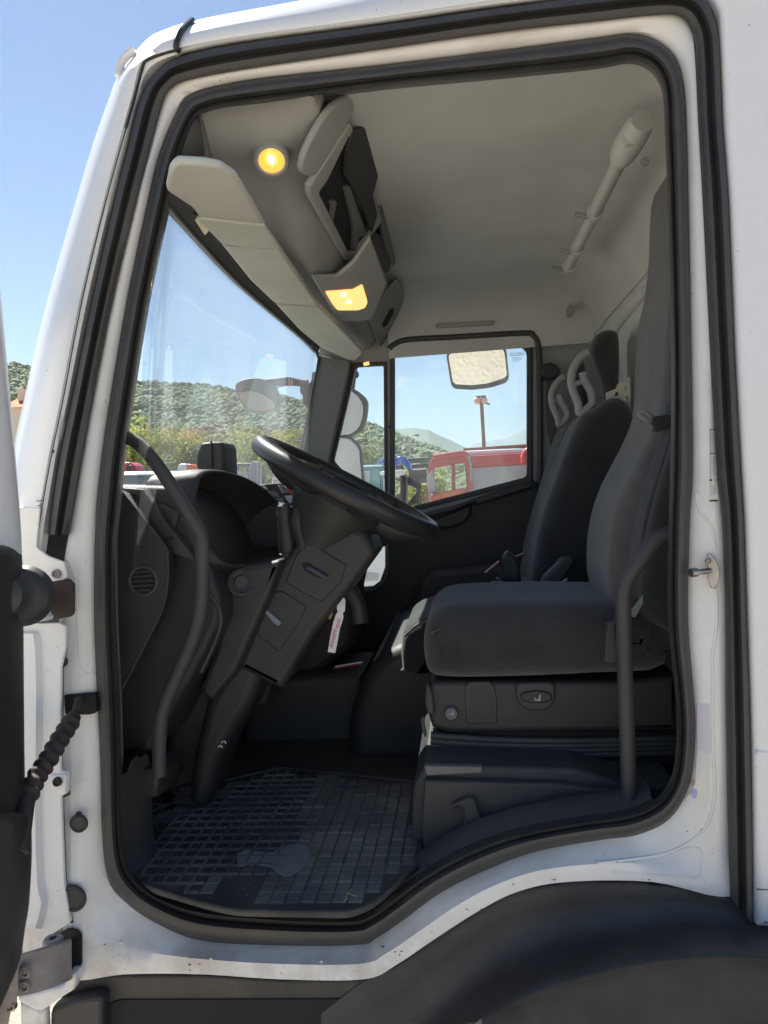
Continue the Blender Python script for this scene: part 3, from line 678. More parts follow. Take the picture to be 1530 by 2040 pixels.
# lower face: dome light housing
LO = W(-.40, 1.0, .640); LU = (0, 1, 0); LV = (-1, 0, .04)
def lface(name, pts, m, thick=.01, lift=0, parent=TRUCK, **k): return on_plane(name, pts, LO, LU, LV, thick, m, parent, lift=lift, **k)
DH = on_plane('dome_light', [(620, 549), (670, 548), (702, 521), (737, 470), (770, 560), (752, 605), (738, 634), (678, 640), (664, 622)], W(-.38, 1.0, .632), (0, 1, 0), (1, 0, .35), .014, 'trim', bev=.005, r=4)
amber = emis('lit_amber_lens', (1.0, .50, .16), .62)
hot = emis('lit_bulb', (1.0, .78, .38), 3)
on_plane('lens', [(648, 581), (690, 578), (704, 577), (722, 567), (732, 601), (727, 612), (712, 617), (672, 617), (662, 605)], W(-.38, 1.0, .622), (0, 1, 0), (1, 0, .35), .006, amber, DH, bev=.002, r=3)
for k in range(7):
    link('lens_rib', tube_me([PP(655+k*9, 584-k*.6, W(-.38, 1.0, .6175), Vector((0, 1, 0)).cross(Vector((1, 0, .35)))), PP(668+k*9.2, 613-k*.6, W(-.38, 1.0, .6175), Vector((0, 1, 0)).cross(Vector((1, 0, .35))))], .0007, sm=False, res=1), emis('dome_rib', (1.0, .45, .12), .45) if k == 0 else bpy.data.materials['dome_rib'], DH)
for q in ((684, 587), (694, 602)):
    link('bulb', lathe_me([(0, .003), (.008, .002), (.0105, 0), (.008, -.002), (0, -.003)], PP(*q, W(-.38, 1.0, .617), Vector((0, 1, 0)).cross(Vector((1, 0, .35)))), (0, -.2, -1), 16), hot, DH)
EL = cface('console_lid', [(729, 634), (757, 596), (790, 556), (803, 575), (806, 612), (800, 646), (768, 688), (757, 690)], 'trim', .012, .004, bev=.004, r=4)
cface('lid_slot', [(762, 646), (778, 616), (785, 614), (784, 624), (769, 650), (763, 652)], 'dark', .004, .012, EL)
link('door_lamp', tube_me([W(-.415, 1.93, .578), W(-.39, 1.93, .582)], .008, sm=False), amber, TRUCK)
# round reading lamp near the door
la = Vector((.12, -.62, -.8)).normalized(); lc = P(541, 318, .145)
RL = link('reading_lamp', lathe_me([(.0285, -.01), (.0285, .006), (.031, .0085), (.037, .007), (.0405, .001), (.041, -.05)], lc, la, 40), 'trim', TRUCK)
link('lamp_bowl', lathe_me([(0, -.002), (.012, -.001), (.022, .0015), (.0288, .004)], lc, la, 32), emis('lit_lamp_bowl', (1.0, .42, .07), .6), RL)
fil = la.cross(Vector((1, 0, 0))).normalized()
link('bulb', tube_me([lc+la*.006-fil*.012*s for s in (-1, -.5, 0, .5, .9)] , .0062, sm=True, radii=[.7, 1.2, 1.1, .6, .2], res=4), hot, RL)
dim = emis('lens_rib', (1.0, .36, .05), .35)
for r_k in (.012, .018, .024):
    link('lens_ring', tube_me([lc+la*(.002+r_k*.09)+(fil*math.cos(a_)+la.cross(fil)*math.sin(a_))*r_k for a_ in [2*math.pi*k/32 for k in range(33)]], .0006, sm=False, res=1), dim, RL)
# ---- grab rail on the rear ceiling edge
def gr(t): return W(.418, .33+.93*t, .755)
GRL = link('ceiling_grab_rail', tube_me([gr(-.1), gr(1.0)], .018, sm=False), 'rail', TRUCK)
link('rail_bracket', tube_me([gr(-.13)+Vector((.02, 0, .02)), gr(-.07)+Vector((.01, 0, .01)), gr(.0), gr(.035)], .030, radii=[.9, 1.1, 1.0, .65]), 'rail', GRL)
for t in (.42, .78, 1.0):
    link('rail_clip', tube_me([gr(t-.015), gr(t+.012)], .024, sm=False), 'rail', GRL)
    link('rail_clip', tube_me([gr(t)+Vector((-.01, 0, -.012)), gr(t)+Vector((-.055, -.01, -.002))], .007, sm=False), 'trim', GRL)
    link('rail_clip', tube_me([gr(t), gr(t)+Vector((.03, 0, .05))], .016, sm=False), 'trim', GRL)
link('rail_screw', lathe_me([(0, 0), (.008, 0), (.009, -.004)], P(1285, 322, .14), (-.2, -1, -.3), 16), 'trimd', GRL)
# ---- grab handles at the door
def tb(name, pts, Y, rad, m, **k): return tube(name, [P(x, y, Y if not isinstance(Y, (list, tuple)) else Y[i]) for i, (x, y) in enumerate(pts)], rad, m, **k)
tb('front_grab_handle', [(236, 868), (256, 872), (285, 893), (318, 933), (352, 985), (388, 1043), (400, 1065), (403, 1090), (403, 1150), (400, 1210), (388, 1262), (362, 1325), (335, 1385), (322, 1425), (318, 1470), (317, 1545)], .11, .0155, 'plastic2')
tb('rear_grab_handle', [(1350, 1062), (1328, 1064), (1306, 1077), (1272, 1122), (1250, 1155), (1242, 1185), (1243, 1260), (1247, 1400), (1252, 1540), (1256, 1625)], .10, .0165, 'plastic2')
# ---- sill lining: dark returns at the foot of the opening
lo = col_of(0)
seg = lo[28*NS:43*NS]
rows = []
for p in seg:
    q = P(*p, .045); rows.append([q, q+Vector((0, .03, -.004)), q+Vector((0, .05, .012)), q+Vector((0, .085, .016)), q+Vector((0, .10, .004)), q+Vector((0, .14, .0)), q+Vector((0, .16, -.05))])
link('sill_trim', fixn(grid(rows)), 'plastic2', TRUCK, smooth=40)
tb('sill_trim', [(925, 1690), (1010, 1650), (1110, 1622), (1215, 1605), (1240, 1602)], .15, .022, 'plastic2')
prism('sill_step', [(780, 1770), (850, 1725), (858, 1735), (790, 1782)], .07, .12, 'plastic2', bev=.004)
# ---- floor mat and footwell
prism('engine_cover', [(690, 1500), (694, 1432), (712, 1372), (742, 1322), (788, 1288), (850, 1275), (1050, 1280), (1050, 1640), (760, 1600), (708, 1555)], .84, 1.92, 'plastic', bev=.05, r=25, res=5)
TC = prism('tunnel_carpet', [(742, 1318), (790, 1284), (850, 1271), (1050, 1276), (1050, 1300), (850, 1300), (800, 1312), (752, 1345)], .90, 1.85, 'fabric2', bev=.012)
prism('footwell_panel', [(500, 1350), (720, 1346), (735, 1600), (600, 1595), (470, 1560)], 1.0, 1.4, 'plastic2', bev=.03)
link('footwell_floor', grid([[W(-.99, y, -.5), W(-.97, y, -.68), W(-.93, y, -.76), W(-.86, y, -.835)] for y in (.13, 1.0, 1.9)]), 'plastic', TRUCK, smooth=80)
prism('centre_panel', [(470, 1180), (600, 1180), (690, 1150), (700, 1200), (700, 1290), (640, 1340), (500, 1420), (440, 1400)], 1.1, 1.5, 'plastic', bev=.03)
tb('heater_pipe', [(592, 1366), (640, 1352), (706, 1347)], 1.28, .006, 'plastic')
link('lever_stripe', tube_me([P(668, 1328, .95), P(722, 1319, .95)], .0028, sm=False), 'paper', TRUCK)
link('lever_stripe', tube_me([P(664, 1332, .95), P(720, 1323, .95)], .002, sm=False), mat('red_stripe', (.5, .05, .04), .5), TRUCK)
# mat
ZM = Z0-.815
def mp(px, py): v = PZ(px, py, ZM); return (v.x, v.y)
mo = [(236, 1705), (252, 1722), (262, 1742), (300, 1770), (400, 1800), (470, 1816), (700, 1820), (745, 1800), (778, 1772), (838, 1716), (838, 1560), (700, 1545), (560, 1530), (430, 1560), (300, 1620), (240, 1625)]
MO = [mp(*p) for p in mo]
xs = [p[0] for p in MO]; ys = [p[1] for p in MO]
FM = link('floor_mat', curve_mesh(flat([ccw(rnd(MO, .03))], .010, .003), lambda c: (c.x, c.y, ZM-.006+c.z)), 'mat')
top(FM, 'black ribbed rubber floor mat lying in the driver footwell of the truck', 'floor mat')
def inside(x, y, poly):
    c = False
    for i in range(len(poly)):
        (x1, y1), (x2, y2) = poly[i-1], poly[i]
        if (y1 > y) != (y2 > y) and x < (x2-x1)*(y-y1)/(y2-y1)+x1: c = not c
    return c
rg = random.Random(4)
bm = bmesh.new()
def slab(x0, x1, y0, y1, h, z=ZM-.001):
    r_ = bmesh.ops.create_cube(bm, size=1)
    for v in r_['verts']:
        s = 1 if v.co.z < 0 else .86
        v.co = Vector(((x0+x1)/2+v.co.x*(x1-x0)*s, (y0+y1)/2+v.co.y*(y1-y0)*s, z+(v.co.z+.5)*h))
blank = [[mp(*p) for p in cr([(440, 1752), (500, 1740), (520, 1770), (495, 1798), (430, 1792)], 4, True)], [mp(*p) for p in cr([(285, 1640), (335, 1645), (325, 1688), (275, 1675)], 4, True)]]
zoneA = [mp(*p) for p in [(285, 1750), (300, 1700), (345, 1640), (420, 1600), (540, 1535), (640, 1545), (600, 1600), (590, 1700), (470, 1735), (395, 1760), (385, 1778)]]
g = .032
x = min(xs)
while x < max(xs):
    y = min(ys)
    while y < max(ys):
        cxm, cym = x+g/2, y+g*.6
        ok = all(inside(x+dx, y+dy, MO) for dx, dy in ((0, 0), (g, 0), (g, g*1.2), (0, g*1.2)))
        if ok:
            if inside(cxm, cym, zoneA):      # open lattice: ribs only
                slab(x, x+.0045, y, y+g*1.2, .006); slab(x+.004, x+g, y, y+.0045, .0055)
            elif not any(inside(cxm, cym, b) for b in blank):
                slab(x+.0012, x+g-.0012, y+.0014, y+g*1.2-.0014, .0016+.003*rg.random()**2)
        y += g*1.2
    x += g
me = bpy.data.meshes.new('tread'); bm.to_mesh(me); bm.free()
link('tread_blocks', me, mat('mat_blocks', (.08, .082, .084), .6, bump=.5, bscale=150, var=.6, vscale=6, var2=(.21, .20, .18)), FM, smooth=0)
link('mat_rim', tube_me([(*p, ZM+.001) for p in rnd(MO, .03)], .005, sm=False, res=2), 'mat', FM)
wr = [mp(*p) for p in [(470, 1706), (490, 1694), (540, 1702), (560, 1690), (588, 1683), (616, 1688), (618, 1712), (600, 1735), (575, 1748), (560, 1745), (535, 1728), (500, 1722), (475, 1730)]]
link('mat_emblem', curve_mesh(flat([ccw(rnd(wr, .01))], .004, .0015), lambda c: (c.x, c.y, ZM+.002+c.z)), mat('worn_rubber_patch', (.20, .20, .215), .6, var=.2, vscale=40), FM)
prng = random.Random(8)
gb = []
for k in range(70):
    gx, gy = prng.uniform(300, 820), prng.uniform(1590, 1800); q = mp(gx, gy)
    if inside(q[0], q[1], MO): gb.append(lathe_me([(0, prng.uniform(.001, .002)), (prng.uniform(.0008, .0022), .0004), (0, -.001)], Vector((*q, ZM+.004)), (0, 0, 1), 6))
gr_o = link('grit', join(*gb), mat('grit', (.32, .29, .25), .9), FM); gr_o['kind'] = 'stuff'
for k, pts in enumerate(([(688, 1800), (692, 1792), (700, 1778)], [(690, 1786), (700, 1789), (711, 1792)], [(684, 1804), (694, 1796)])):
    o = link('straw', tube_me([Vector((*mp(*p), ZM+.007)) for p in pts], .0009, sm=False, res=1), mat('dry_straw', (.5, .42, .22), .7))
    top(o, ['longer upright piece of dry straw on the black floor mat', 'crossing flat piece of dry straw on the floor mat', 'shortest piece of dry straw on the floor mat nearest the sill'][k], 'straw', 'bits of straw on the floor mat')
# pedals
PD_ = prism('clutch_pedal', [(356, 1568), (372, 1566), (396, 1574), (412, 1588), (408, 1602), (388, 1608), (345, 1606), (338, 1600)], .42, .46, 'plastic2', bev=.008, r=5)
for k in range(3): link('pedal_rib', tube_me([P(350+k*4-4, 1586-k*-6-6, .415), P(388-k*4, 1578+k*6, .415)], .0016, sm=False), 'metal', PD_)
tb('pedal_arm', [(395, 1585), (420, 1540), (440, 1480)], .5, .010, 'plastic')
tb('pedal_cable', [(280, 1570), (286, 1588), (302, 1600), (330, 1604)], .36, .003, 'plastic2')
prism('foot_rest', [(242, 1545), (300, 1532), (318, 1545), (312, 1590), (242, 1600)], .16, .3, 'plastic', bev=.012)
prism('pedal_bracket', [(310, 1560), (322, 1538), (345, 1530), (352, 1545), (338, 1575), (320, 1582)], .3, .36, 'dark', bev=.004)
link('torn_paper', tube_me([P(337, 1540, .29), P(342, 1536, .29), P(346, 1542, .29)], .0035, res=2), 'paper', TRUCK)
# ---- dashboard
DE = prism('dash_end_panel', [(225, 975), (243, 982), (290, 1040), (331, 1094), (333, 1110), (333, 1160), (322, 1215), (300, 1262), (272, 1317), (240, 1375), (225, 1390)], .12, .16, 'plastic', bev=.003)
vc = P(285, 1157, .118)
link('side_vent', lathe_me([(.028, -.004), (.028, .002), (.032, .005), (.036, .003), (.037, -.002)], vc, (0, -1, 0), 32), 'plastic2', DE)
link('side_vent', lathe_me([(0, .0005), (.029, .0005)], vc, (0, -1, 0), 32), 'dark', DE)
for k in range(-2, 3):
    w = math.sqrt(max(0, .028**2-(k*.0105)**2))*.95
    link('vent_slat', box_me(vc+Vector((0, -.002, k*.0105)), (w*2, .005, .003), .001, Matrix.Rotation(R(0), 3, 'Y')), 'plastic2', DE)
DB = prism('dashboard_side', [(215, 965), (330, 968), (352, 975), (372, 1010), (400, 1080), (438, 1185), (440, 1240), (412, 1300), (372, 1370), (330, 1440), (300, 1500), (225, 1520)], .20, .62, 'plastic', bev=.02, r=10, res=4)
prism('dash_side_ledge', [(246, 972), (285, 975), (330, 1040), (382, 1105), (388, 1118), (368, 1112), (334, 1098), (290, 1040)], .165, .21, 'plastic2', bev=.003)
prism('ledge_slot', [(263, 984), (282, 985), (286, 993), (268, 993)], .162, .166, 'dark', bev=.0005)
prism('ledge_slot', [(326, 1074), (340, 1068), (346, 1074), (330, 1076)], .162, .166, 'dark', bev=.0005)
tb('dash_edge', [(243, 980), (290, 1038), (331, 1092), (334, 1110), (334, 1160), (323, 1215), (300, 1262), (272, 1317), (240, 1378)], .119, .0025, 'plastic2')
DM = [(-.80, -.6), (-.80, -.045), (-.72, -.020), (-.62, -.010), (-.53, -.014), (-.475, -.035), (-.44, -.12), (-.43, -.24), (-.47, -.36), (-.56, -.48), (-.60, -.6)]
prism('dashboard', [(x, Z0+z) for x, z in DM], .60, 1.93, 'plastic', bev=.015, raw=True, res=3)
prism('dashboard_top', [(x, Z0+z) for x, z in [(-.90, -.12), (-.90, -.02), (-.80, .004), (-.70, .002), (-.66, -.02), (-.70, -.12)]], .19, .64, 'plastic', bev=.012, raw=True, res=3)
# instrument hood
HL = [(393, 978, .25), (390, 1010, .23), (400, 1052, .22), (424, 1095, .22), (452, 1121, .24), (500, 1124, .34), (556, 1112, .47), (590, 1098, .58), (594, 1072, .64), (575, 1030, .64), (540, 985, .58), (498, 957, .48), (455, 943, .38), (420, 941, .31), (402, 952, .27)]
hl = [P(x, y, Yv) for x, y, Yv in HL]
hl = [Vector(v) for v in cr([tuple(v) for v in hl], 4, True)]
hc = sum(hl, Vector())/len(hl)
rows = []
for p in hl:
    d = (p-hc); k_ = 1-.9*max(0, min(1, (p.y-.38)/.2))
    rows.append([hc+d*.62+Vector((-.17, 0, -.03)), hc+d*.80+Vector((-.13, 0, -.02)), hc+d*.93+Vector((-.04, 0, -.005)), hc+d*.985+Vector((-.004, 0, 0)), hc+d*1.0, hc+d*(1.01+.025*k_)+Vector((-.001, 0, .0)), hc+d*(1.015+.045*k_)+Vector((-.010, 0, 0)), hc+d*(1.015+.085*k_)+Vector((-.05, 0, -.002)), hc+d*(1+.13*k_)+Vector((-.12, 0, -.01))])
IH = link('instrument_hood', fixn(grid(rows, closed=True)), 'plastic', TRUCK, smooth=80)
link('instrument_panel', mesh([hc+(p-hc)*.64+Vector((-.165, 0, -.03)) for p in hl], [list(range(len(hl)))]), 'dark', IH, smooth=0)
# switch rows right of the hood
SO = PP(560, 985, W(-.5, .85, -.02), (.5, 0, .9)); 
SWP = prism('switch_panel', [(508, 966), (560, 962), (640, 985), (640, 1060), (600, 1050), (570, 1020), (540, 990)], .68, .72, 'plastic2', bev=.004)
sw = [((512, 968), (524, 967), (534, 975), (522, 977)), ((527, 978), (545, 978), (556, 990), (536, 990)), ((538, 993), (560, 992), (566, 1001), (546, 1002)), ((548, 1005), (566, 1003), (578, 1016), (560, 1018)), ((553, 966), (566, 968), (580, 982), (562, 982)), ((582, 970), (596, 972), (600, 983), (590, 983)), ((566, 988), (584, 986), (592, 1000), (576, 1003))]
for i, q in enumerate(sw):
    prism('switch_key', list(q), .672, .682, 'silver', SWP, bev=.001)
    (a, b, c_, d_) = q
    for t in (.3, .6, .85):
        if i in (1, 2, 3, 4): link('key_mark', tube_me([P(*lerp(a, b, t), .670), P(*lerp(d_, c_, t), .670)], .0012, sm=False, res=1), 'black', SWP)
prism('switch_key', [(567, 966), (576, 967), (590, 985), (580, 986)], .670, .680, mat('red_key', (.55, .08, .04), .5), SWP, bev=.001)
tb('hood_edge', [(500, 962), (540, 990), (565, 1022), (580, 1052), (588, 1085)], .655, .006, 'plastic2')
# pod on the dash top
POD = prism('dash_pod', [(389, 905), (400, 882), (424, 879), (440, 880), (446, 890), (449, 960), (402, 960), (388, 925)], .55, .68, 'plastic2', bev=.012, r=4)
tube('pod_seam', [P(421, 879, .546), P(422, 960, .546)], .003, 'black', POD, sm=False)
# cluster lower cover and light switch
prism('column_side_cover', [(430, 1120), (470, 1128), (520, 1122), (560, 1115), (540, 1180), (500, 1270), (470, 1340), (420, 1400), (395, 1380), (430, 1290), (445, 1220)], .30, .62, 'plastic', bev=.015, r=10)
link('light_switch', lathe_me([(0, .004), (.016, .004), (.019, -.001), (.024, .0), (.030, .006), (.034, .004), (.036, -.004)], P(480, 1160, .295), (.45, -.85, .2), 28), 'plastic2', TRUCK)
tb('dash_trim_line', [(418, 1185), (436, 1212), (440, 1238), (430, 1275), (400, 1340)], .19, .004, 'plastic2')
# ---- steering wheel
w1, w2 = P(524, 884, .44), P(860, 1058, .44)
wc = (w1+w2)/2; RW = (w2-w1).length/2; wu = (w2-w1).normalized(); wv = Vector((0, 1, 0)); wn = wu.cross(wv).normalized()
if wn.z < 0: wn = -wn
SWH = bpy.data.objects.new('steering_wheel', None); col.objects.link(SWH); SWH.location = wc; SWH.parent = TRUCK; SWH.matrix_parent_inverse = TRUCK.matrix_basis.inverted()
rows = []
for k in range(96):
    a = 2*math.pi*k/96; d = wu*math.cos(a)+wv*math.sin(a)
    rows.append([wc+d*(RW-.002+.021*math.cos(b))+wn*.0235*math.sin(b) for b in [2*math.pi*j/16 for j in range(17)]])
link('rim', fixn(grid(rows, closed=True)), mat('wheel_plastic', (.030, .030, .031), .38, bump=.15, bscale=900, var=.3, vscale=8), SWH, smooth=80)
link('hub', lathe_me([(0, -.005), (.08, -.007), (.105, -.016), (.125, -.03), (.13, -.045), (.12, -.075), (.10, -.12), (.08, -.18), (0, -.18)], wc, wn, 40), 'plastic', SWH)
for s in (-1, 1):
    for s2 in (-1, 1):
        a0 = wu*(.04*s2)+wv*(.085*s); a1 = wu*(.09*s2)+wv*(RW*.92*s) if False else (wu*(.13*s2*1.0)+wv*s*math.sqrt(RW**2-.13**2))
        pts = [wc+a0*1.0-wn*.02, wc+(a0*.5+a1*.5)-wn*.022, wc+a1*.97-wn*.002]
        link('spoke', tube_me(pts, .022, radii=[1.35, 1.0, .8]), 'plastic', SWH)
    for s2 in (-1,):
        pts = [wc+wu*(.08*s)-wn*.03, wc+wu*(.16*s)-wn*.03, wc+wu*(RW-.01)*s]
        link('spoke', tube_me(pts, .03, radii=[1.6, 1.3, .7]), 'plastic', SWH)
# column
CM = prism('column_shroud', [(640, 1000), (590, 1000), (572, 1040), (588, 1088), (556, 1122), (518, 1185), (494, 1262), (470, 1330), (560, 1376), (626, 1262), (690, 1182), (748, 1102), (730, 1060), (690, 1040)], .36, .58, 'plastic', bev=.02, r=8, res=4)
prism('lower_column_cover', [(500, 1225), (560, 1200), (640, 1215), (575, 1305), (522, 1348), (498, 1406), (458, 1474), (434, 1520), (422, 1570), (404, 1612), (372, 1606), (380, 1520), (410, 1400)], .372, .58, 'plastic', bev=.03, r=14, res=4)
prism('lower_dash_panel', [(438, 1235), (520, 1290), (540, 1320), (480, 1410), (440, 1500), (415, 1590), (330, 1596), (322, 1470), (350, 1420), (395, 1350)], .44, .66, 'plastic2', bev=.035, r=16, res=4)
for q_ in ((445, 1480), (438, 1489)):
    link('scuff', tube_me([P(q_[0]-4, q_[1], .37), P(q_[0]+2, q_[1]-4, .37), P(q_[0]+5, q_[1]+1, .37)], .0016, res=1), 'paper', TRUCK)
prism('shroud_panel', [(588, 1108), (615, 1080), (690, 1125), (680, 1160), (640, 1200), (600, 1180), (568, 1160)], .3565, .364, 'plastic', CM, bev=.004, r=3)
prism('shroud_recess', [(600, 1122), (612, 1120), (655, 1145), (652, 1156), (630, 1150), (604, 1134)], .3545, .3585, 'dark', CM, bev=.001, r=3)
prism('shroud_recess', [(608, 1132), (616, 1128), (654, 1150), (650, 1157)], .349, .355, mat('blue_grey_plastic', (.05, .06, .085), .6), CM, bev=.002)
prism('shroud_panel', [(510, 1262), (520, 1215), (540, 1182), (560, 1176), (612, 1208), (590, 1250), (555, 1300)], .3565, .364, 'plastic', CM, bev=.004, r=8)
prism('shroud_clip', [(524, 1216), (530, 1214), (560, 1240), (555, 1247), (547, 1243)], .351, .357, mat('pale_clip', (.20, .23, .29), .5), CM, bev=.001)
SK_ = tb('stalk', [(566, 1012), (569, 1040), (572, 1075), (574, 1112)], .40, .021, 'plastic', radii=[.95, 1.0, 1.12, 1.15], label=None)
link('stalk_cap', lathe_me([(0, .008), (.012, .008), (.0165, .004), (.0175, -.006), (.021, -.010), (.022, -.02)], P(566, 1010, .40), (0, -.12, 1), 24), 'plastic2', SK_)
link('stalk_collar', lathe_me([(.020, .02), (.028, .015), (.03, -.008), (.025, -.015)], P(576, 1112, .40), (0, -.12, 1), 24), 'plastic2', SK_)
tb('wiper_stalk', [(690, 1108), (705, 1112), (722, 1117)], .60, .007, 'trimd')
IG = tb('ignition_lock', [(655, 1215), (672, 1195), (683, 1182)], .47, .012, 'plastic2')
tb('lock_cylinder', [(694, 1175), (712, 1205), (716, 1240)], .56, .026, 'plastic')
prism('key_fob', [(652, 1222), (662, 1208), (664, 1224), (658, 1236), (653, 1232)], .44, .45, mat('brass_key', (.28, .22, .1), .4, .6), IG, bev=.002)
# key tag
tg = [(677, 1184), (682, 1184), (688, 1196), (687, 1218), (683, 1221), (684, 1226), (684, 1232), (677, 1252), (674, 1270), (668, 1301), (653, 1299), (658, 1268), (664, 1240), (669, 1224), (673, 1219), (671, 1214), (672, 1200), (676, 1190)]
KT = prism('key_tag', tg, .40, .4012, 'paper', None, bev=.0002, res=0)
top(KT, 'long white paper key tag with red handwriting hanging below the steering column', 'key tag')
tu = (P(662, 1290, .399)-P(676, 1232, .399)); tv = Vector((0, -1, 0)).cross(tu.normalized())
tn = tu.normalized()
def hw(s, px, py, sz):
    N = Vector((0, -1, 0)); U_ = tn; V_ = N.cross(U_)
    return link('handwriting', text_me(s, P(px, py, .3985), U_, V_, sz, .0002), 'redink', KT)
hw('osta', 674.5, 1242, .0155); hw('pulmnie', 664.5, 1272, .0155)
link('key_ring', tube_me([P(674, 1190, .401), P(679, 1180, .401), P(681, 1188, .40)], .0015, res=2), 'metal', KT)
# ================================================================ SEATS
DS = bpy.data.objects.new('driver_seat', None); col.objects.link(DS); DS.location = (.1, .5, 1.3); DS.parent = TRUCK; DS.matrix_parent_inverse = TRUCK.matrix_basis.inverted()
prism('backrest', [(1310, 380), (1288, 425), (1284, 520), (1276, 600), (1262, 665), (1256, 760), (1252, 835), (1228, 895), (1190, 968), (1170, 1030), (1162, 1100), (1168, 1160), (1190, 1200), (1420, 1220), (1440, 800), (1420, 420), (1370, 370)], .72, .30, 'fabric2', DS, bev=.06, res=6, sm=2)
prism('side_bolster', [(1345, 860), (1322, 900), (1298, 975), (1280, 1050), (1268, 1130), (1262, 1210), (1300, 1240), (1420, 1250), (1440, 900)], .34, .24, 'fabric', DS, bev=.04, res=5, sm=2)
prism('cushion', [(842, 1312), (843, 1268), (856, 1236), (890, 1214), (960, 1207), (1100, 1204), (1235, 1206), (1330, 1208), (1340, 1335), (1200, 1354), (1000, 1362), (890, 1362), (852, 1350)], .25, .76, 'fabric', DS, bev=.082, res=8, sm=3)
tb('cushion_seam', [(858, 1262), (885, 1252), (960, 1262), (1080, 1268), (1230, 1270)], .268, .002, 'fabric2', parent=DS)
SB = prism('seat_base', [(850, 1372), (858, 1358), (900, 1356), (1240, 1358), (1350, 1345), (1350, 1456), (1200, 1458), (900, 1462), (862, 1452), (852, 1420)], .32, .72, 'plastic', DS, bev=.014, res=4, r=6)
for k in range(4):
    tb('bellows', [(858, 1464+k*11), (900, 1468+k*11.5), (1000, 1474+k*10), (1150, 1476+k*9), (1350, 1472+k*9)], .335, .009, 'rubber', parent=SB)
prism('bellows_core', [(862, 1455), (1350, 1455), (1350, 1528), (870, 1528)], .345, .70, 'dark', SB, bev=.01)
prism('slot', [(926, 1366), (936, 1358), (974, 1357), (986, 1370), (991, 1400), (990, 1441), (930, 1443), (926, 1400)], .316, .325, 'plastic2', SB, bev=.004, r=4)
prism('slot', [(933, 1374), (940, 1367), (972, 1366), (981, 1378), (984, 1402), (983, 1434), (936, 1436), (933, 1402)], .3155, .3165, 'plastic', SB, bev=.0003, r=4)
HB = prism('handle', [(1028, 1366), (1036, 1360), (1096, 1359), (1106, 1366), (1107, 1394), (1096, 1412), (1080, 1417), (1052, 1416), (1036, 1405), (1029, 1392)], .305, .322, 'plastic2', SB, bev=.006, r=5)
prism('handle_dish', [(1040, 1382), (1070, 1376), (1096, 1382), (1098, 1396), (1070, 1402), (1042, 1397)], .299, .309, 'plastic', HB, bev=.004, sm=3)
link('knob', lathe_me([(0, .012), (.014, .011), (.0175, .007), (.019, -.004)], P(899, 1420, .318), (0, -1, 0), 28), mat('knob_plastic', (.10, .10, .11), .35), SB)
pale = mat('pale_symbol', (.45, .48, .55), .5)
def icon(cx_, cy_, s, Y):
    m1 = prism_me([(cx_-1*s, cy_+5*s), (cx_-1*s, cy_+2.5*s), (cx_+3*s, cy_+2.5*s), (cx_+3.5*s, cy_-5*s), (cx_+5.5*s, cy_-5*s), (cx_+5.2*s, cy_+5*s)], Y-.0008, Y, .0001, res=0)
    m2 = prism_me([(cx_-4*s, cy_+5*s), (cx_-4*s, cy_), (cx_-2.4*s, cy_), (cx_-2.4*s, cy_+5*s)], Y-.0008, Y, .0001, res=0)
    return join(m1, m2)
link('seat_symbol', icon(1070, 1390, 1.25, .2985), pale, HB)
link('seat_symbol', icon(899, 1420, .9, .305), pale, SB)
PLT = prism('seat_platform', [(818, 1760), (820, 1600), (824, 1565), (838, 1540), (846, 1524), (960, 1527), (1150, 1532), (1240, 1560), (1350, 1565), (1350, 1800), (818, 1800)], .20, .95, 'plastic2', DS, bev=.012, r=6)
prism('platform_plate', [(846, 1556), (1110, 1562), (1240, 1580), (1240, 1800), (850, 1800), (840, 1640)], .172, .202, 'plastic2', PLT, bev=.006)
prism('platform_rail', [(845, 1526), (960, 1528), (962, 1540), (850, 1546)], .19, .21, 'metal' if 0 else 'trimd', PLT, bev=.003)
prism('platform_bracket', [(897, 1607), (932, 1590), (945, 1592), (965, 1650), (965, 1680), (905, 1690), (925, 1640), (925, 1610)], .15, .174, 'plastic2', PLT, bev=.004, r=3)
prism('seat_lever', [(838, 1430), (845, 1428), (846, 1446), (850, 1466), (846, 1470), (840, 1452)], .31, .325, 'plastic2', DS, bev=.002)
prism('side_cap', [(848, 1368), (854, 1362), (862, 1385), (866, 1420), (862, 1426), (850, 1420), (846, 1395)], .30, .34, 'plastic2', DS, bev=.006)
prism('armrest', [(1245, 1235), (1262, 1205), (1290, 1185), (1345, 1175), (1400, 1175), (1400, 1320), (1290, 1300), (1250, 1290)], .27, .33, 'plastic', DS, bev=.014, r=8)
prism('armrest_label', [(1283, 1182), (1290, 1185), (1266, 1230), (1255, 1228), (1258, 1216)], .262, .268, mat('pale_green_strip', (.30, .35, .33), .6), DS, bev=.001)
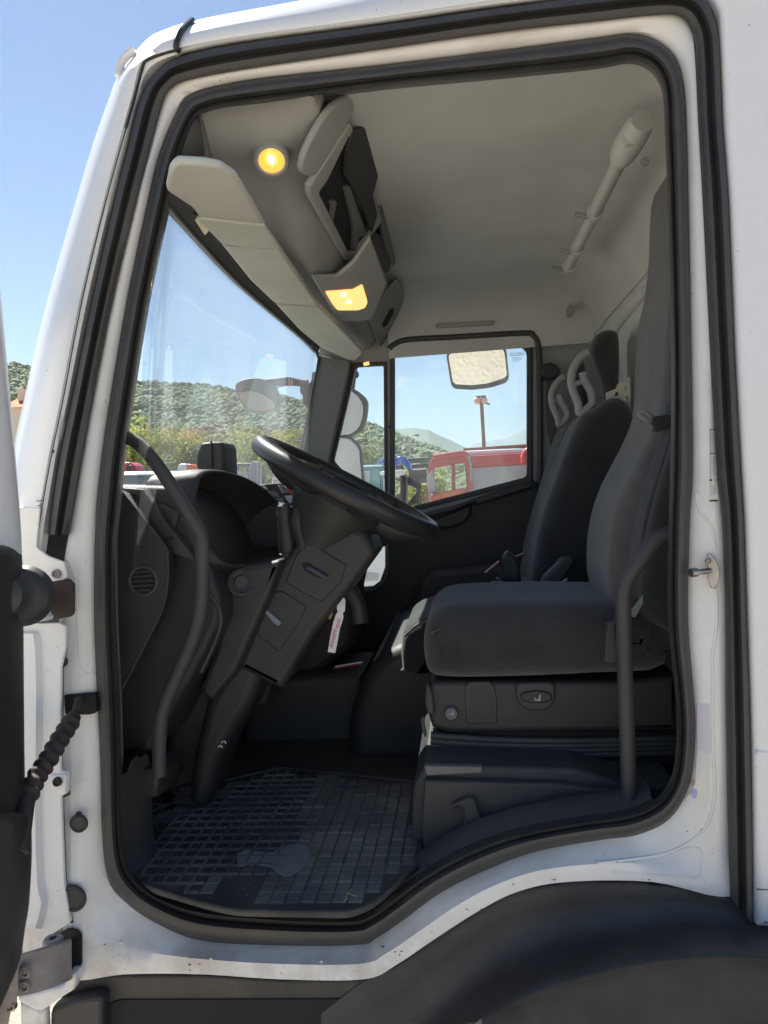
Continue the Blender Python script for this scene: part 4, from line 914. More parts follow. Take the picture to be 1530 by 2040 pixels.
# belt
def strap(pts, w, m, name, parent, Y):
    c = cr(pts, 6); rows = []
    for i, p in enumerate(c):
        q = c[min(i+1, len(c)-1)]; o = c[max(i-1, 0)]
        t = Vector((q[0]-o[0], q[1]-o[1])).normalized(); n = Vector((-t.y, t.x))
        yy = Y[0]+(Y[1]-Y[0])*i/len(c)
        a, b = P(p[0]+n.x*w, p[1]+n.y*w, yy+.01), P(p[0]-n.x*w, p[1]-n.y*w, yy)
        e = Vector((0, -.0015, 0)); rows.append([a, (a+b)/2-Vector((0, .002, 0)), b, b-e*2, a-e*2, a])
    return link(name, fixn(grid(rows)), m, parent, smooth=40)
SBL = strap([(1340, 800), (1322, 880), (1298, 955), (1276, 1030), (1262, 1110), (1250, 1180), (1232, 1240), (1215, 1316)], 9, 'rubber', 'seat_belt', TRUCK, (.22, .20))
prism('buckle_tongue', [(1268, 826), (1275, 816), (1283, 815), (1304, 829), (1298, 842), (1292, 845)], .20, .206, 'metal', SBL, bev=.001, holes=[[(1275, 826), (1282, 821), (1296, 831), (1291, 837)]])
prism('buckle_tongue', [(1298, 842), (1304, 829), (1335, 826), (1338, 848), (1312, 860), (1300, 858), (1302, 850)], .20, .212, 'plastic', SBL, bev=.003)
prism('belt_anchor', [(1211, 1245), (1226, 1240), (1226, 1325), (1205, 1318), (1206, 1290)], .20, .24, 'plastic2', SBL, bev=.004)
# passenger double seat
def pseat(cx_, name, back, Yb, pad, loop, bar, Yh, mback):
    S = bpy.data.objects.new(name, None); col.objects.link(S); S.parent = TRUCK; S.matrix_parent_inverse = TRUCK.matrix_basis.inverted(); S.location = P(cx_, 1150, Yb[0])
    prism('backrest', back, Yb[0], Yb[1], mback, S, bev=.05, res=6, sm=2)
    HR = prism('headrest', pad, Yh[0], Yh[1], 'fabric', S, bev=.03, res=5, sm=2)
    link('headrest_frame', tube_me([P(x, y, Yh[1]) for x, y in loop], .0135, n=5), 'trim', HR)
    link('headrest_frame', tube_me([P(x, y, Yh[1]) for x, y in bar], .009, sm=False), 'trim', HR)
    return S
pm = pseat(1140, 'middle_seat', [(1152, 832), (1178, 814), (1200, 810), (1220, 826), (1230, 862), (1226, 905), (1196, 985), (1170, 1050), (1165, 1120), (1160, 1230), (1050, 1230), (1046, 1130), (1060, 1040), (1088, 955), (1115, 880), (1135, 842)], (1.30, .98),
           [(1170, 688), (1182, 681), (1201, 680), (1210, 692), (1212, 730), (1210, 790), (1202, 812), (1184, 806), (1180, 780), (1168, 752), (1160, 722), (1162, 702)], [(1172, 702), (1155, 714), (1142, 736), (1138, 762), (1144, 784), (1152, 804), (1156, 824), (1178, 806), (1180, 796), (1176, 778), (1166, 760), (1160, 742)], [(1143, 766), (1168, 757)], (1.28, 1.06), 'fabric')
pp_ = pseat(1100, 'passenger_seat', [(1112, 852), (1130, 838), (1160, 826), (1180, 840), (1180, 950), (1150, 1230), (1030, 1230), (1036, 1120), (1048, 1050), (1075, 960), (1095, 890)], (1.82, 1.45),
           [(1138, 742), (1148, 735), (1158, 742), (1160, 775), (1154, 830), (1136, 826), (1128, 808), (1118, 786), (1118, 762), (1126, 748)], [(1124, 750), (1108, 765), (1099, 786), (1100, 804), (1106, 820), (1112, 834), (1115, 846), (1130, 832), (1128, 816), (1118, 800), (1113, 786)], [(1101, 800), (1121, 796)], (1.78, 1.52), 'fabric')
prism('cushion', [(800, 1335), (799, 1275), (812, 1250), (850, 1232), (960, 1205), (1050, 1190), (1150, 1190), (1150, 1340), (830, 1342)], .78, 1.30, 'fabric', pm, bev=.045, res=5, sm=2)
tb('cushion_trim', [(806, 1268), (830, 1246), (862, 1232), (900, 1214)], .785, .004, 'trimd', parent=pm)
prism('cushion', [(905, 1200), (940, 1185), (1040, 1170), (1120, 1170), (1120, 1290), (900, 1290)], 1.80, 1.42, 'fabric', pp_, bev=.035, res=5, sm=2)
prism('belt_cover', [(1079, 728), (1098, 721), (1116, 734), (1112, 750), (1092, 756), (1078, 745)], 1.9, 1.97, 'plastic', bev=.01, sm=2)
strap([(1098, 750), (1096, 800), (1100, 860), (1110, 900)], 9, 'plastic', 'passenger_belt', TRUCK, (1.93, 1.93))
# perforated pale bin behind the seats
hol = [[(1226+a+dx, 783+b+dy), (1232+a+dx, 779+b+dy), (1232+a+dx, 787+b+dy), (1226+a+dx, 790+b+dy)] for a, b in ((0, 0), (0, 19), (18, -11), (18, 10), (18, 31)) for dx, dy in ((0, 0),)]
prism('storage_bin', [(1208, 782), (1228, 774), (1232, 764), (1256, 750), (1256, 850), (1246, 858), (1240, 830), (1226, 805), (1210, 800)], 1.05, 1.07, mat('cream_plastic', (.55, .52, .42), .6), bev=.002, holes=hol)
# small things between the seats
prism('seat_bracket', [(905, 1212), (940, 1195), (982, 1188), (978, 1200), (945, 1212), (910, 1226)], .92, 1.1, 'plastic', bev=.006)
prism('bracket_plate', [(935, 1197), (958, 1190), (972, 1184), (968, 1194), (950, 1200), (946, 1210), (938, 1211)], .90, .915, 'metal', bev=.002)
PB = prism('parking_brake', [(998, 1158), (1002, 1110), (1010, 1098), (1028, 1108), (1036, 1130), (1040, 1165)], .95, 1.02, 'plastic', bev=.012, r=6)
for k in range(5):
    link('ratchet_tooth', box_me(P(958+k*8.5, 1186-k*10+(k*k)*.4, .93), (.012, .01, .006), .001, Matrix.Rotation(R(30), 3, 'Y')), 'metal', PB)
red = mat('red_buckle_stripe', (.45, .06, .06), .5)
for (a, b, Yv) in (((966, 1142), (994, 1119), .98), ((1018, 1113), (1044, 1103), 1.4), ((1101, 1175), (1130, 1154), .82)):
    BK = link('belt_buckle', tube_me([P(*a, Yv), P(*b, Yv)], .0055, sm=False, res=3), 'plastic', TRUCK)
    link('buckle_stripe', tube_me([P(a[0], a[1]-1.5, Yv-.006), P(b[0], b[1]-1.5, Yv-.006)], .0017, sm=False, res=2), 'paper', BK)
    link('buckle_stripe', tube_me([P(a[0]+1, a[1]+1, Yv-.007), P(b[0]+1, b[1]+1, Yv-.007)], .0015, sm=False, res=2), red, BK)
prism('buckle_stalk', [(1072, 1178), (1084, 1150), (1110, 1125), (1120, 1112), (1140, 1108), (1148, 1118), (1130, 1145), (1110, 1178)], .84, .90, 'plastic2', bev=.01, r=6)
tb('seat_lever', [(1022, 1184), (1060, 1183), (1094, 1184), (1104, 1190)], .80, .0045, 'metal')
# ================================================================ MIRRORS (fixed to the cab outside)
RMO, RMU, RMV = P(952, 730, 2.34), (1, 0, 0), (0, -.87, .5)      # the glass looks down at the kerb
RM = on_plane('ramp_mirror', [(889, 705), (900, 697), (955, 690), (1002, 690), (1009, 700), (1014, 748), (1008, 757), (975, 767), (940, 771), (905, 769), (898, 762)], RMO, RMU, RMV, .05, 'fender', bev=.012, r=6)
on_plane('mirror_glass', [(893, 708), (903, 701), (955, 694), (1000, 694), (1005, 702), (1010, 747), (1004, 753), (973, 763), (940, 767), (908, 765), (902, 760)], RMO, RMU, RMV, .004, 'mirror', RM, bev=.001, r=5, lift=.027)
tube('mirror_arm', [P(950, 693, 2.35), P(940, 688, 2.2), P(930, 680, 2.08)], .02, 'plastic', RM)
tube('mirror_arm', [P(905, 700, 2.35), P(930, 690, 2.3)], .012, 'plastic', RM)
FMI = prism('front_mirror', [(468, 775), (470, 763), (484, 755), (505, 752), (522, 754), (532, 762), (545, 768), (552, 790), (553, 806), (548, 815), (530, 820), (505, 821), (493, 818), (478, 800)], 2.02, 2.10, 'trimd', bev=.012, sm=2)
prism('mirror_lens', [(476, 782), (500, 778), (525, 786), (545, 800), (548, 811), (528, 817), (506, 818), (496, 814), (482, 799)], 2.012, 2.022, mat('mirror_back_beige', (.42, .38, .30), .45), FMI, bev=.002, r=2)
tube('mirror_arm', [P(525, 765, 2.06), P(550, 761, 2.07), P(572, 759, 2.08), P(600, 763, 2.08), P(614, 763, 2.08)], .022, 'plastic2', FMI, radii=[1.1, .9, .95, .8, .8])
link('cable_tie', tube_me([P(574, 752, 2.055), P(577, 762, 2.05), P(576, 770, 2.055)], .004), mat('pink_tape', (.55, .35, .33), .6), FMI)
link('cable_tie', tube_me([P(580, 752, 2.055), P(582, 762, 2.05), P(582, 770, 2.055)], .003), mat('pink_tape_2', (.55, .35, .33), .6), FMI)
prism('mirror_mount', [(597, 770), (612, 768), (620, 758), (622, 740), (630, 740), (628, 800), (618, 815), (604, 805), (602, 786), (598, 784)], 2.06, 2.12, 'plastic', FMI, bev=.006, r=2)
tube('mirror_cable', [P(545, 774, 2.06), P(562, 769, 2.06), P(580, 766, 2.06)], .003, 'black', FMI)
# main mirrors by the quarter window
MM = prism('side_mirror', [(640, 790), (690, 772), (708, 776), (722, 786), (732, 800), (730, 830), (722, 855), (705, 866), (690, 870), (640, 868)], 2.30, 2.36, 'plastic2', bev=.015, sm=2)
prism('mirror_glass', [(640, 798), (688, 778), (706, 784), (720, 800), (723, 820), (716, 848), (702, 862), (688, 866), (640, 866)], 2.285, 2.30, 'whitec', MM, bev=.008, sm=2)  # white paint stands in for the bright reflection in this glass
MM2 = prism('side_mirror', [(640, 880), (690, 868), (705, 876), (718, 890), (721, 915), (720, 1010), (640, 1020)], 2.30, 2.35, 'plastic2', bev=.01, sm=2)
prism('mirror_glass', [(640, 884), (688, 873), (702, 880), (713, 893), (716, 915), (715, 1005), (640, 1014)], 2.28, 2.30, 'whitec', MM2, bev=.006, sm=2)  # reflection painted here too, as a plain white plate
tube('mirror_stay', [P(712, 690, 2.33), P(708, 730, 2.33), P(700, 790, 2.33), P(693, 872, 2.33), P(690, 900, 2.33)], .012, 'plastic2', MM)
link('mirror_stay', lathe_me([(0, .02), (.012, .017), (.018, .006), (.018, -.008), (.01, -.018)], P(708, 746, 2.33), (0, -.3, 1), 16), 'fender', MM)
# orange side lamp and white corner seen over the dash
CL = prism('corner_marker', [(352, 938), (354, 926), (362, 923), (372, 924), (371, 946), (352, 950)], .74, .8, 'whitec', bev=.006)
prism('marker_lens', [(371, 926), (374, 924), (388, 926), (392, 930), (388, 938), (371, 946)], .745, .79, 'orange', CL, bev=.004)
# ================================================================ OUTSIDE
def ground_at(px, Y): v = P(px, 960, Y); return Vector((v.x, Y, 0))
gm = mat('yard_gravel', (.45, .40, .32), .95, bump=.8, bscale=30, var=.4, vscale=.8, bdist=.02)
gr_ = link('ground', mesh([(-6000, -3000, 0), (6000, -3000, 0), (6000, 7000, 0), (-6000, 7000, 0)], [(0, 1, 2, 3)]), gm, smooth=0); gr_['kind'] = 'structure'
# hills: polar height field following the skyline
def az_of(px):
    d = ray(px, 960); return math.atan2(d.x, d.y)
def elev_of(px, py):
    d = ray(px, py); return math.atan2(d.z, math.hypot(d.x, d.y))
def hill(name, sky_pts, r_in, r_out, m, seed, amp, na=140, nr=26, steep=.62):
    az = [az_of(x) for x, y in sky_pts]; el = [elev_of(x, y) for x, y in sky_pts]
    rows = []
    A = np.linspace(az[0], az[-1], na)
    H = []
    for a in A:
        e = np.interp(a, az, el); row = []
        for j in range(nr):
            t = j/(nr-1); r_ = r_in+(r_out-r_in)*t
            s = t/steep if t < steep else 1-.35*((t-steep)/(1-steep))**1.5
            s = s*s*(3-2*s) if t < steep and False else s
            # crest seen at r_c
            rc = r_in+(r_out-r_in)*steep
            h = (CAM.z+math.tan(e)*rc)*s**1.15
            v = Vector((CAM.x+math.sin(a)*r_, CAM.y+math.cos(a)*r_, 0))
            n = noise.fractal(v*(6/r_out)+Vector((seed, 0, 0)), 1, 2.1, 5)
            fade = min(1, t*4)*(1 if t > steep else .25+.75*(1-t/steep)) 
            row.append(Vector((v.x, v.y, max(-1, h+amp*n*fade))))
        rows.append(row)
    o = link(name, fixn(grid(rows)), m, smooth=180); o['kind'] = 'structure'
    return o, rows
hm_ = mat('hillside_soil', (.12, .12, .06), .95, var=.5, vscale=.03, var2=(.20, .17, .09))
S1 = [(-500, 640), (-200, 690), (-60, 705), (10, 716), (57, 730), (150, 745), (262, 757), (330, 757), (400, 762), (450, 771), (520, 784), (562, 791), (610, 802), (660, 815), (724, 842), (767, 855), (790, 866), (835, 884), (871, 894), (910, 915), (950, 932), (1000, 946), (1060, 950)]
h1, rows1 = hill('hillside', S1, 90, 620, hm_, 3.1, 7)
hm2 = mat('far_hill_woods', (.12, .16, .12), .95, var=.4, vscale=.01, var2=(.18, .21, .14))
h2, _ = hill('far_hill', [(700, 860), (790, 851), (835, 849), (860, 853), (894, 872), (937, 892), (1000, 900), (1060, 905)], 900, 1700, hm2, 8.2, 14)
h3, _ = hill('mountain', [(820, 905), (871, 895), (937, 891), (953, 880), (980, 876), (1008, 873), (1030, 864), (1048, 858), (1090, 850), (1200, 830), (1500, 800)], 2600, 5200, hm2, 5.2, 40)
# the wood on the hillside: thousands of small crowns as one mass
rng = np.random.default_rng(5)
def ico(sub):
    bm = bmesh.new(); bmesh.ops.create_icosphere(bm, subdivisions=sub, radius=1)
    v = np.array([tuple(x.co) for x in bm.verts]); f = np.array([[q.index for q in x.verts] for x in bm.faces]); bm.free(); return v, f
iv, if_ = ico(1)
def leafmat(name, cols, rough=.8, trans=.3):
    m = bpy.data.materials.new(name); m.use_nodes = True; t = m.node_tree; b = t.nodes['Principled BSDF']; b.inputs['Roughness'].default_value = rough
    b.inputs['Specular IOR Level'].default_value = .25
    geo = t.nodes.new('ShaderNodeNewGeometry')
    r_ = t.nodes.new('ShaderNodeValToRGB'); e = r_.color_ramp.elements
    e[0].color = (*cols[0], 1); e[1].color = (*cols[-1], 1)
    for i, c in enumerate(cols[1:-1]):
        q = e.new((i+1)/(len(cols)-1)); q.color = (*c, 1)
    t.links.new(geo.outputs['Random Per Island'], r_.inputs[0]); t.links.new(r_.outputs[0], b.inputs['Base Color'])
    if trans > 0:
        o = [n for n in t.nodes if n.type == 'OUTPUT_MATERIAL'][0]
        tl = t.nodes.new('ShaderNodeBsdfTranslucent'); ms = t.nodes.new('ShaderNodeMixShader'); ms.inputs[0].default_value = trans
        t.links.new(r_.outputs[0], tl.inputs[0]); t.links.new(b.outputs[0], ms.inputs[1]); t.links.new(tl.outputs[0], ms.inputs[2]); t.links.new(ms.outputs[0], o.inputs[0])
    return m
def bulk(name, V, F, m, smooth=False):
    me = bpy.data.meshes.new(name); nv, nf = len(V), len(F); k = F.shape[1]
    me.vertices.add(nv); me.vertices.foreach_set('co', V.astype(np.float32).ravel())
    me.loops.add(nf*k); me.loops.foreach_set('vertex_index', F.astype(np.int32).ravel())
    me.polygons.add(nf); me.polygons.foreach_set('loop_start', np.arange(0, nf*k, k, dtype=np.int32)); me.polygons.foreach_set('loop_total', np.full(nf, k, dtype=np.int32))
    if smooth: me.polygons.foreach_set('use_smooth', np.ones(nf, dtype=bool))
    me.update(calc_edges=True); me.validate()
    o = bpy.data.objects.new(name, me); col.objects.link(o); me.materials.append(m); return o
Vs, Fs = [], []; off = 0
NR, NA = len(rows1[0]), len(rows1)
n_tree = 14000; cnt = 0
while cnt < n_tree:
    ia = rng.random()**.9*(NA-2); u_ = rng.random(); jr = (u_**.9)*(NR-2)*.68
    i, j = int(ia), int(jr); p = rows1[i][j].lerp(rows1[i+1][j], ia-i).lerp(rows1[i][j+1].lerp(rows1[i+1][j+1], ia-i), jr-j)
    dn = noise.noise(Vector((p.x*.02, p.y*.02, 0)))
    if rng.random() > .75+dn*.9: continue
    cnt += 1
    s = rng.uniform(.7, 1.7)*(.75+.5*(j/NR))
    ns = rng.normal(0, .2, (len(iv), 1))
    v = iv*(1+ns)*np.array([s, s, s*rng.uniform(.75, 1.05)])+np.array([p.x, p.y, p.z+s*.55])
    Vs.append(v); Fs.append(if_+off); off += len(iv)
wood = bulk('hillside_wood', np.vstack(Vs), np.vstack(Fs), leafmat('olive_wood', [(.12, .17, .07), (.19, .24, .11), (.24, .29, .16), (.14, .19, .09), (.32, .32, .12), (.16, .22, .12)], trans=.25))
top(wood, 'dense olive and oak woodland covering the hillside', 'woodland'); wood['kind'] = 'stuff'; del wood['category']; wood['category'] = 'woodland'
# single trees nearer the yard
def tree(name, px, Y, ztop, w, seed, m, label, n=2600, leaf=.13, group='trees behind the yard'):
    r_ = np.random.default_rng(seed); b = ground_at(px, Y)
    T = thing(name, label, 'tree', b, group)
    H = ztop
    pts = [b, b+Vector((.1, 0, H*.25)), b+Vector((-.05, .1, H*.5)), b+Vector((.1, 0, H*.85))]
    tm = tube_me(pts, .10+.02*H, radii=[1, .8, .55, .15], res=3)
    clus = []
    ms = [tm]
    for k in range(16):
        a = r_.uniform(0, 6.28); rr = w*.5*math.sqrt(r_.uniform(.05, .75)); z = H*r_.uniform(.25, .9)
        env = math.sqrt(max(.1, 1-((z/H-.5)/.55)**2)); rr *= env
        c = b+Vector((math.cos(a)*rr, math.sin(a)*rr, z)); clus.append((c, w*r_.uniform(.14, .27)))
        st_ = b+Vector((0, 0, max(.3, z*.6)))
        ms.append(tube_me([st_, st_.lerp(c, .5)+Vector((0, 0, .15)), c], .035*(H/4), radii=[1, .6, .2], res=2, n=3))
    link('trunk', join(*ms), mat('bark', (.12, .09, .06), .9, bump=.6, bscale=20) if 'bark' not in bpy.data.materials else bpy.data.materials['bark'], T, smooth=60)
    C = np.array([[*c] for c, _ in clus]); S = np.array([s for _, s in clus])
    k = r_.integers(0, len(clus), n); d = r_.normal(0, 1, (n, 3)); d /= np.linalg.norm(d, axis=1, keepdims=True)
    rad = S[k]*(r_.uniform(.25, 1.05, n)**.6)
    c = C[k]+d*rad[:, None]*np.array([1, 1, .8])
    c[:, 2] = np.maximum(c[:, 2], .15)
    u_ = r_.normal(0, 1, (n, 3)); u_ /= np.linalg.norm(u_, axis=1, keepdims=True); q = np.cross(u_, d+.3*r_.normal(0, 1, (n, 3))); q /= np.linalg.norm(q, axis=1, keepdims=True)
    L = leaf*r_.uniform(.6, 1.4, (n, 1))
    V_ = np.stack([c-u_*L, c+q*L*.55, c+u_*L, c-q*L*.55], 1).reshape(-1, 3); F_ = np.arange(n*4).reshape(n, 4)
    o = bulk('crown', V_, F_, m); o.parent = T; o.matrix_parent_inverse = T.matrix_basis.inverted()
    return T
LG = leafmat('bright_leaves', [(.22, .30, .07), (.30, .38, .11), (.38, .43, .14), (.25, .33, .10)], trans=.5)
LY = leafmat('yellow_leaves', [(.36, .40, .12), (.44, .44, .14), (.30, .38, .12), (.48, .43, .16)], trans=.5)
LD = leafmat('olive_leaves', [(.18, .24, .11), (.24, .30, .15), (.32, .35, .21)], trans=.45)
specs = [  # px, Y, pixel top, width m, material, label
 (292, 42, 838, 3.6, LG, 'bright green leafy tree, tallest one seen through the left of the windscreen'),
 (255, 36, 868, 2.6, LY, 'yellowing tree at the far left edge of the windscreen above the red crane'),
 (345, 44, 868, 3.2, LY, 'yellow-green bush between the bright tall tree and the dark pod on the dashboard'),
 (372, 50, 858, 3.4, LD, 'dull olive-green tree just left of the dark pod on the dashboard'),
 (425, 46, 868, 3.6, LD, 'grey-green tree directly behind the dark pod on the dashboard'),
 (470, 40, 872, 3.2, LG, 'light green bushy tree behind the blue crane, left of the steering wheel rim'),
 (520, 40, 886, 2.8, LG, 'green tree behind the dark frames, just under the steering wheel rim'),
 (565, 42, 898, 2.6, LG, 'rounded light green tree right beside the far windscreen pillar'),
 (596, 60, 868, 3.2, LY, 'small yellowish tree showing between steering wheel rim and far windscreen pillar'),
 (826, 30, 926, 2.2, LY, 'yellow autumn bush between the blue crane and the red truck'),
 (852, 32, 940, 1.8, LY, 'low yellow bush seen through the red truck cab'),
 (744, 60, 890, 3.0, LD, 'olive tree behind the teal truck in the small quarter window'),
 (36, 30, 872, 2.6, LY, 'yellow-green shrub below the orange-roofed house at the far left'),
]
for i, (px, Y, pt, w, m_, lab) in enumerate(specs):
    tree('tree', px, Y, P(px, pt, Y).z*1.12, w*1.4 if i < 9 else w*1.1, 20+i, m_, lab, n=8000 if i < 9 else 2500, leaf=.085 if Y < 50 else .11)
# house on the left, seen between the open door and the pillar
def house(px0, px1, Y, ptop, peave, label):
    a, b_ = P(px0, 900, Y), P(px1, 900, Y); ze = P((px0+px1)/2, peave, Y).z; zt = P((px0+px1)/2, ptop, Y).z
    T = thing('house', label, 'house', Vector(((a.x+b_.x)/2, Y, 0)))
    link('wall', box_me(((a.x+b_.x)/2, Y+3, ze/2), (b_.x-a.x, 6, ze), 0), mat('cream_render', (.7, .62, .48), .9), T, smooth=0)
    x0, x1 = a.x-.4, b_.x+.4
    link('roof', fixn(mesh([(x0, Y-.4, ze), (x1, Y-.4, ze), (x1, Y+6.4, ze), (x0, Y+6.4, ze), (x0, Y+3, zt), (x1, Y+3, zt)], [(0, 1, 5, 4), (3, 2, 5, 4), (0, 3, 4), (1, 2, 5), (0, 1, 2, 3)])), mat('terracotta_tiles', (.55, .18, .07), .85, bump=.8, bscale=3, bdist=.1, var=.3, vscale=1), T, smooth=0)
    for f in (.25, .6):
        xx = a.x+(b_.x-a.x)*f; W_ = link('window', box_me((xx, Y-.03, ze*.62), (1.0, .06, 1.3), .01), mat('shutter_brown', (.2, .12, .07), .7) if 'shutter_brown' not in bpy.data.materials else bpy.data.materials['shutter_brown'], T)
    link('chimney', box_me((a.x+.8, Y+2, zt+.2), (.6, .6, 1.2), 0), bpy.data.materials['cream_render'], T, smooth=0)
    return T
house(14, 60, 70, 785, 812, 'cream house with orange tiled roof between the open door and the front pillar')
# poles and wire
pm_ = mat('galvanised_pole', (.45, .45, .43), .5, .4)
def pole(px, Y, ptop, r_, label, arm=None, name='lamp_post', cat='lamp post'):
    b = ground_at(px, Y); zt = P(px, ptop, Y).z
    T = thing(name, label, cat, b)
    link('post', tube_me([b, Vector((b.x, Y, zt))], r_, sm=False, res=4), pm_, T)
    if arm:
        tube('arm', [(b.x, Y, zt-.05), (b.x+arm*.6, Y, zt+.05), (b.x+arm, Y, zt)], r_*.6, pm_, T)
        link('lamp_head', box_me((b.x+arm*1.15, Y, zt), (abs(arm)*.6, .25, .12), .03), 'trimd', T)
    else:
        link('insulator', box_me((b.x, Y, zt-.3), (.5, .08, .08), .01), 'trimd', T)
    return T
pole(316, 48, 806, .06, 'slim pale pole in front of the hillside, leftmost through the windscreen', None, 'utility_pole', 'pole')
pole(540, 44, 812, .08, 'pale pole below the front mirror beside the steering wheel', None, 'utility_pole', 'pole')
pole(820, 52, 868, .07, 'thin lamp post with short arm in the left of the passenger window', .5)
def wire(pts, label):
    o = link('power_line', tube_me([P(x, y, Y) for x, y, Y in pts], .022, res=1), mat('wire_white', (.6, .6, .55), .6) if 'wire_white' not in bpy.data.materials else bpy.data.materials['wire_white'])
    top(o, label, 'cable')
wire([(200, 834, 48), (316, 836, 48), (430, 852, 47), (540, 872, 44), (640, 880, 46)], 'thin overhead cable crossing the hillside behind the windscreen')
wire([(690, 886, 52), (770, 888, 52), (820, 889, 52), (880, 902, 50), (950, 912, 48), (1010, 918, 46)], 'thin overhead cable sloping down to the right behind the passenger window')
# floodlight mast behind the red truck
b = ground_at(960, 26)
FL = thing('floodlight_mast', 'brown pole with a cluster of round lamps rising above the red truck', 'mast', b)
zt = P(958, 812, 26).z
rust = mat('rusty_brown_paint', (.30, .16, .10), .7, var=.3, vscale=3)
link('post', tube_me([P(965, 905, 26)-Vector((0, 0, 3)), P(959, 798, 26)], .065, sm=False, res=4), rust, FL)
link('crossbar', box_me(P(958, 790, 26), (.36, .1, .06), .01), rust, FL)
for dx in (-7, 6):
    link('lamp_head', lathe_me([(0, .10), (.09, .09), (.13, .02), (.125, -.05), (.06, -.10), (0, -.10)], P(958+dx, 798, 26), (0, -1, 0), 20), mat('peach_reflector', (.7, .42, .3), .4) if 'peach_reflector' not in bpy.data.materials else bpy.data.materials['peach_reflector'], FL)
link('bracket', tube_me([P(966, 802, 26), P(976, 806, 26)], .035, sm=False), rust, FL)
# ---- red truck parked alongside
redp = mat('red_paint', (.55, .035, .03), .35, coat=.5, var=.15, vscale=4)
redo = mat('orange_red_paint', (.65, .13, .05), .4, var=.15, vscale=4)
greyp = mat('grey_side_board', (.42, .42, .44), .5, var=.2, vscale=2)
Yr = 6.5
RT = thing('red_truck', 'red truck with grey sided body parked beyond the passenger window', 'truck', ground_at(960, Yr))
prism('cab_shell', [(850, 960), (856, 922), (864, 910), (900, 906), (935, 905), (940, 1300), (846, 1300)], Yr, Yr+.25, redp, RT, bev=.012, r=3, holes=[rnd([(866, 932), (926, 922), (930, 975), (862, 984)], 3)])
prism('windscreen_pillar', [(850, 950), (862, 935), (870, 1000), (856, 1010)], Yr-.03, Yr+.1, greyp, RT, bev=.01)
prism('window_post', [(899, 925), (906, 924), (908, 982), (900, 984)], Yr-.02, Yr+.05, redp, RT, bev=.02, r=3)
prism('window', [(866, 932), (926, 922), (930, 975), (862, 984)], Yr+.02, Yr+.04, 'glass', RT, bev=.001)
prism('cab_step', [(858, 985), (890, 978), (925, 972), (925, 1000), (900, 995), (860, 1008)], Yr-.1, Yr-.03, redo, RT, bev=.02)
prism('body_rail', [(932, 908), (1070, 901), (1400, 885), (1400, 912), (1070, 924), (934, 932)], Yr-.02, Yr+2.2, redp, RT, bev=.02)
prism('side_board', [(936, 932), (1070, 924), (1400, 912), (1400, 1200), (936, 1200)], Yr, Yr+2.1, greyp, RT, bev=.01)
tube('roof_bar', [P(864, 912, Yr-.05), P(915, 904, Yr-.05), P(930, 908, Yr-.05), P(934, 925, Yr-.05), P(936, 975, Yr-.05)], .03, redp, RT)
tube('handle_rail', [P(934, 908, Yr-.1), P(938, 930, Yr-.1), P(938, 960, Yr-.1)], .012, 'trim', RT)
tube('cover_roll', [P(905, 905, Yr+.3), P(1030, 899, Yr+.3), P(1046, 903, Yr+.3)], .03, 'whitec', RT)
link('tail_frame', box_me(P(996, 898, Yr+1.6), (.9, .06, .12), .01), rust, RT)
for k in range(2):
    link('wheel', lathe_me([(0, -.12), (.3, -.12), (.48, -.1), (.5, 0), (.48, .12), (0, .12)], Vector((P(900+k*330, 960, Yr).x, Yr+.2, .5)), (0, 1, 0), 32), 'rubber', RT)
# brown flatbed rail behind
RB = prism('dropside_trailer', [(940, 896), (944, 894), (1048, 893), (1080, 893), (1080, 905), (944, 907)], 11, 13, rust, None, bev=.02)
top(RB, 'brown trailer side rail showing above the red truck body', 'trailer')
# small red and blue truck at right edge
SR = prism('red_van', [(1040, 905), (1046, 893), (1056, 890), (1100, 885), (1100, 925), (1040, 925)], 6.0, 6.3, redp, None, bev=.03)
top(SR, 'bright red vehicle corner at the rear edge of the passenger window', 'vehicle')
# ---- loader crane, folded, blue
bluep = mat('blue_crane_paint', (.04, .11, .50), .4, var=.15, vscale=4)
Yc = 8.0
CR = thing('blue_crane', 'folded blue loader crane with black cylinders and hoses beside the red truck', 'crane', ground_at(805, Yc))
prism('boom', [(788, 912), (797, 908), (806, 910), (815, 922), (818, 934), (812, 936), (804, 926), (794, 920), (788, 932)], Yc, Yc+.35, bluep, CR, bev=.02, r=2)
prism('boom_head', [(788, 930), (794, 922), (801, 926), (802, 944), (788, 946)], Yc+.02, Yc+.3, 'fender', CR, bev=.02)
prism('column', [(797, 946), (808, 944), (810, 970), (809, 1010), (812, 1200), (796, 1200), (797, 985)], Yc-.03, Yc+.3, 'fender', CR, bev=.03, r=3)
for k in range(4):
    tube('hose', [P(812, 952+k*4, Yc-.1), P(828, 955+k*5, Yc-.12), P(838-k*2, 972+k*3, Yc-.1), P(826-k*3, 1000, Yc-.1), P(816, 1008, Yc-.05)], .014, 'black', CR)
tube('support_bar', [P(815, 943, Yc), P(850, 940, Yc)], .05, 'fender', CR, sm=False); tube('support_bar', [P(815, 955, Yc), P(852, 954, Yc)], .05, 'fender', CR, sm=False)
prism('work_lamp', [(786, 937), (800, 935), (808, 940), (806, 946), (788, 948)], Yc-.2, Yc-.1, 'whitec', CR, bev=.02)
FR = thing('steel_rack', 'dark horizontal pipe rack between the blue crane and the red truck', 'rack', ground_at(838, 12))
for yy in (918, 932):
    tube('rail', [P(812, yy, 12), P(858, yy-3, 12)], .05, 'fender', FR, sm=False)
tube('post', [P(857, 905, 12), P(857, 960, 12)], .05, 'trimd', FR, sm=False)
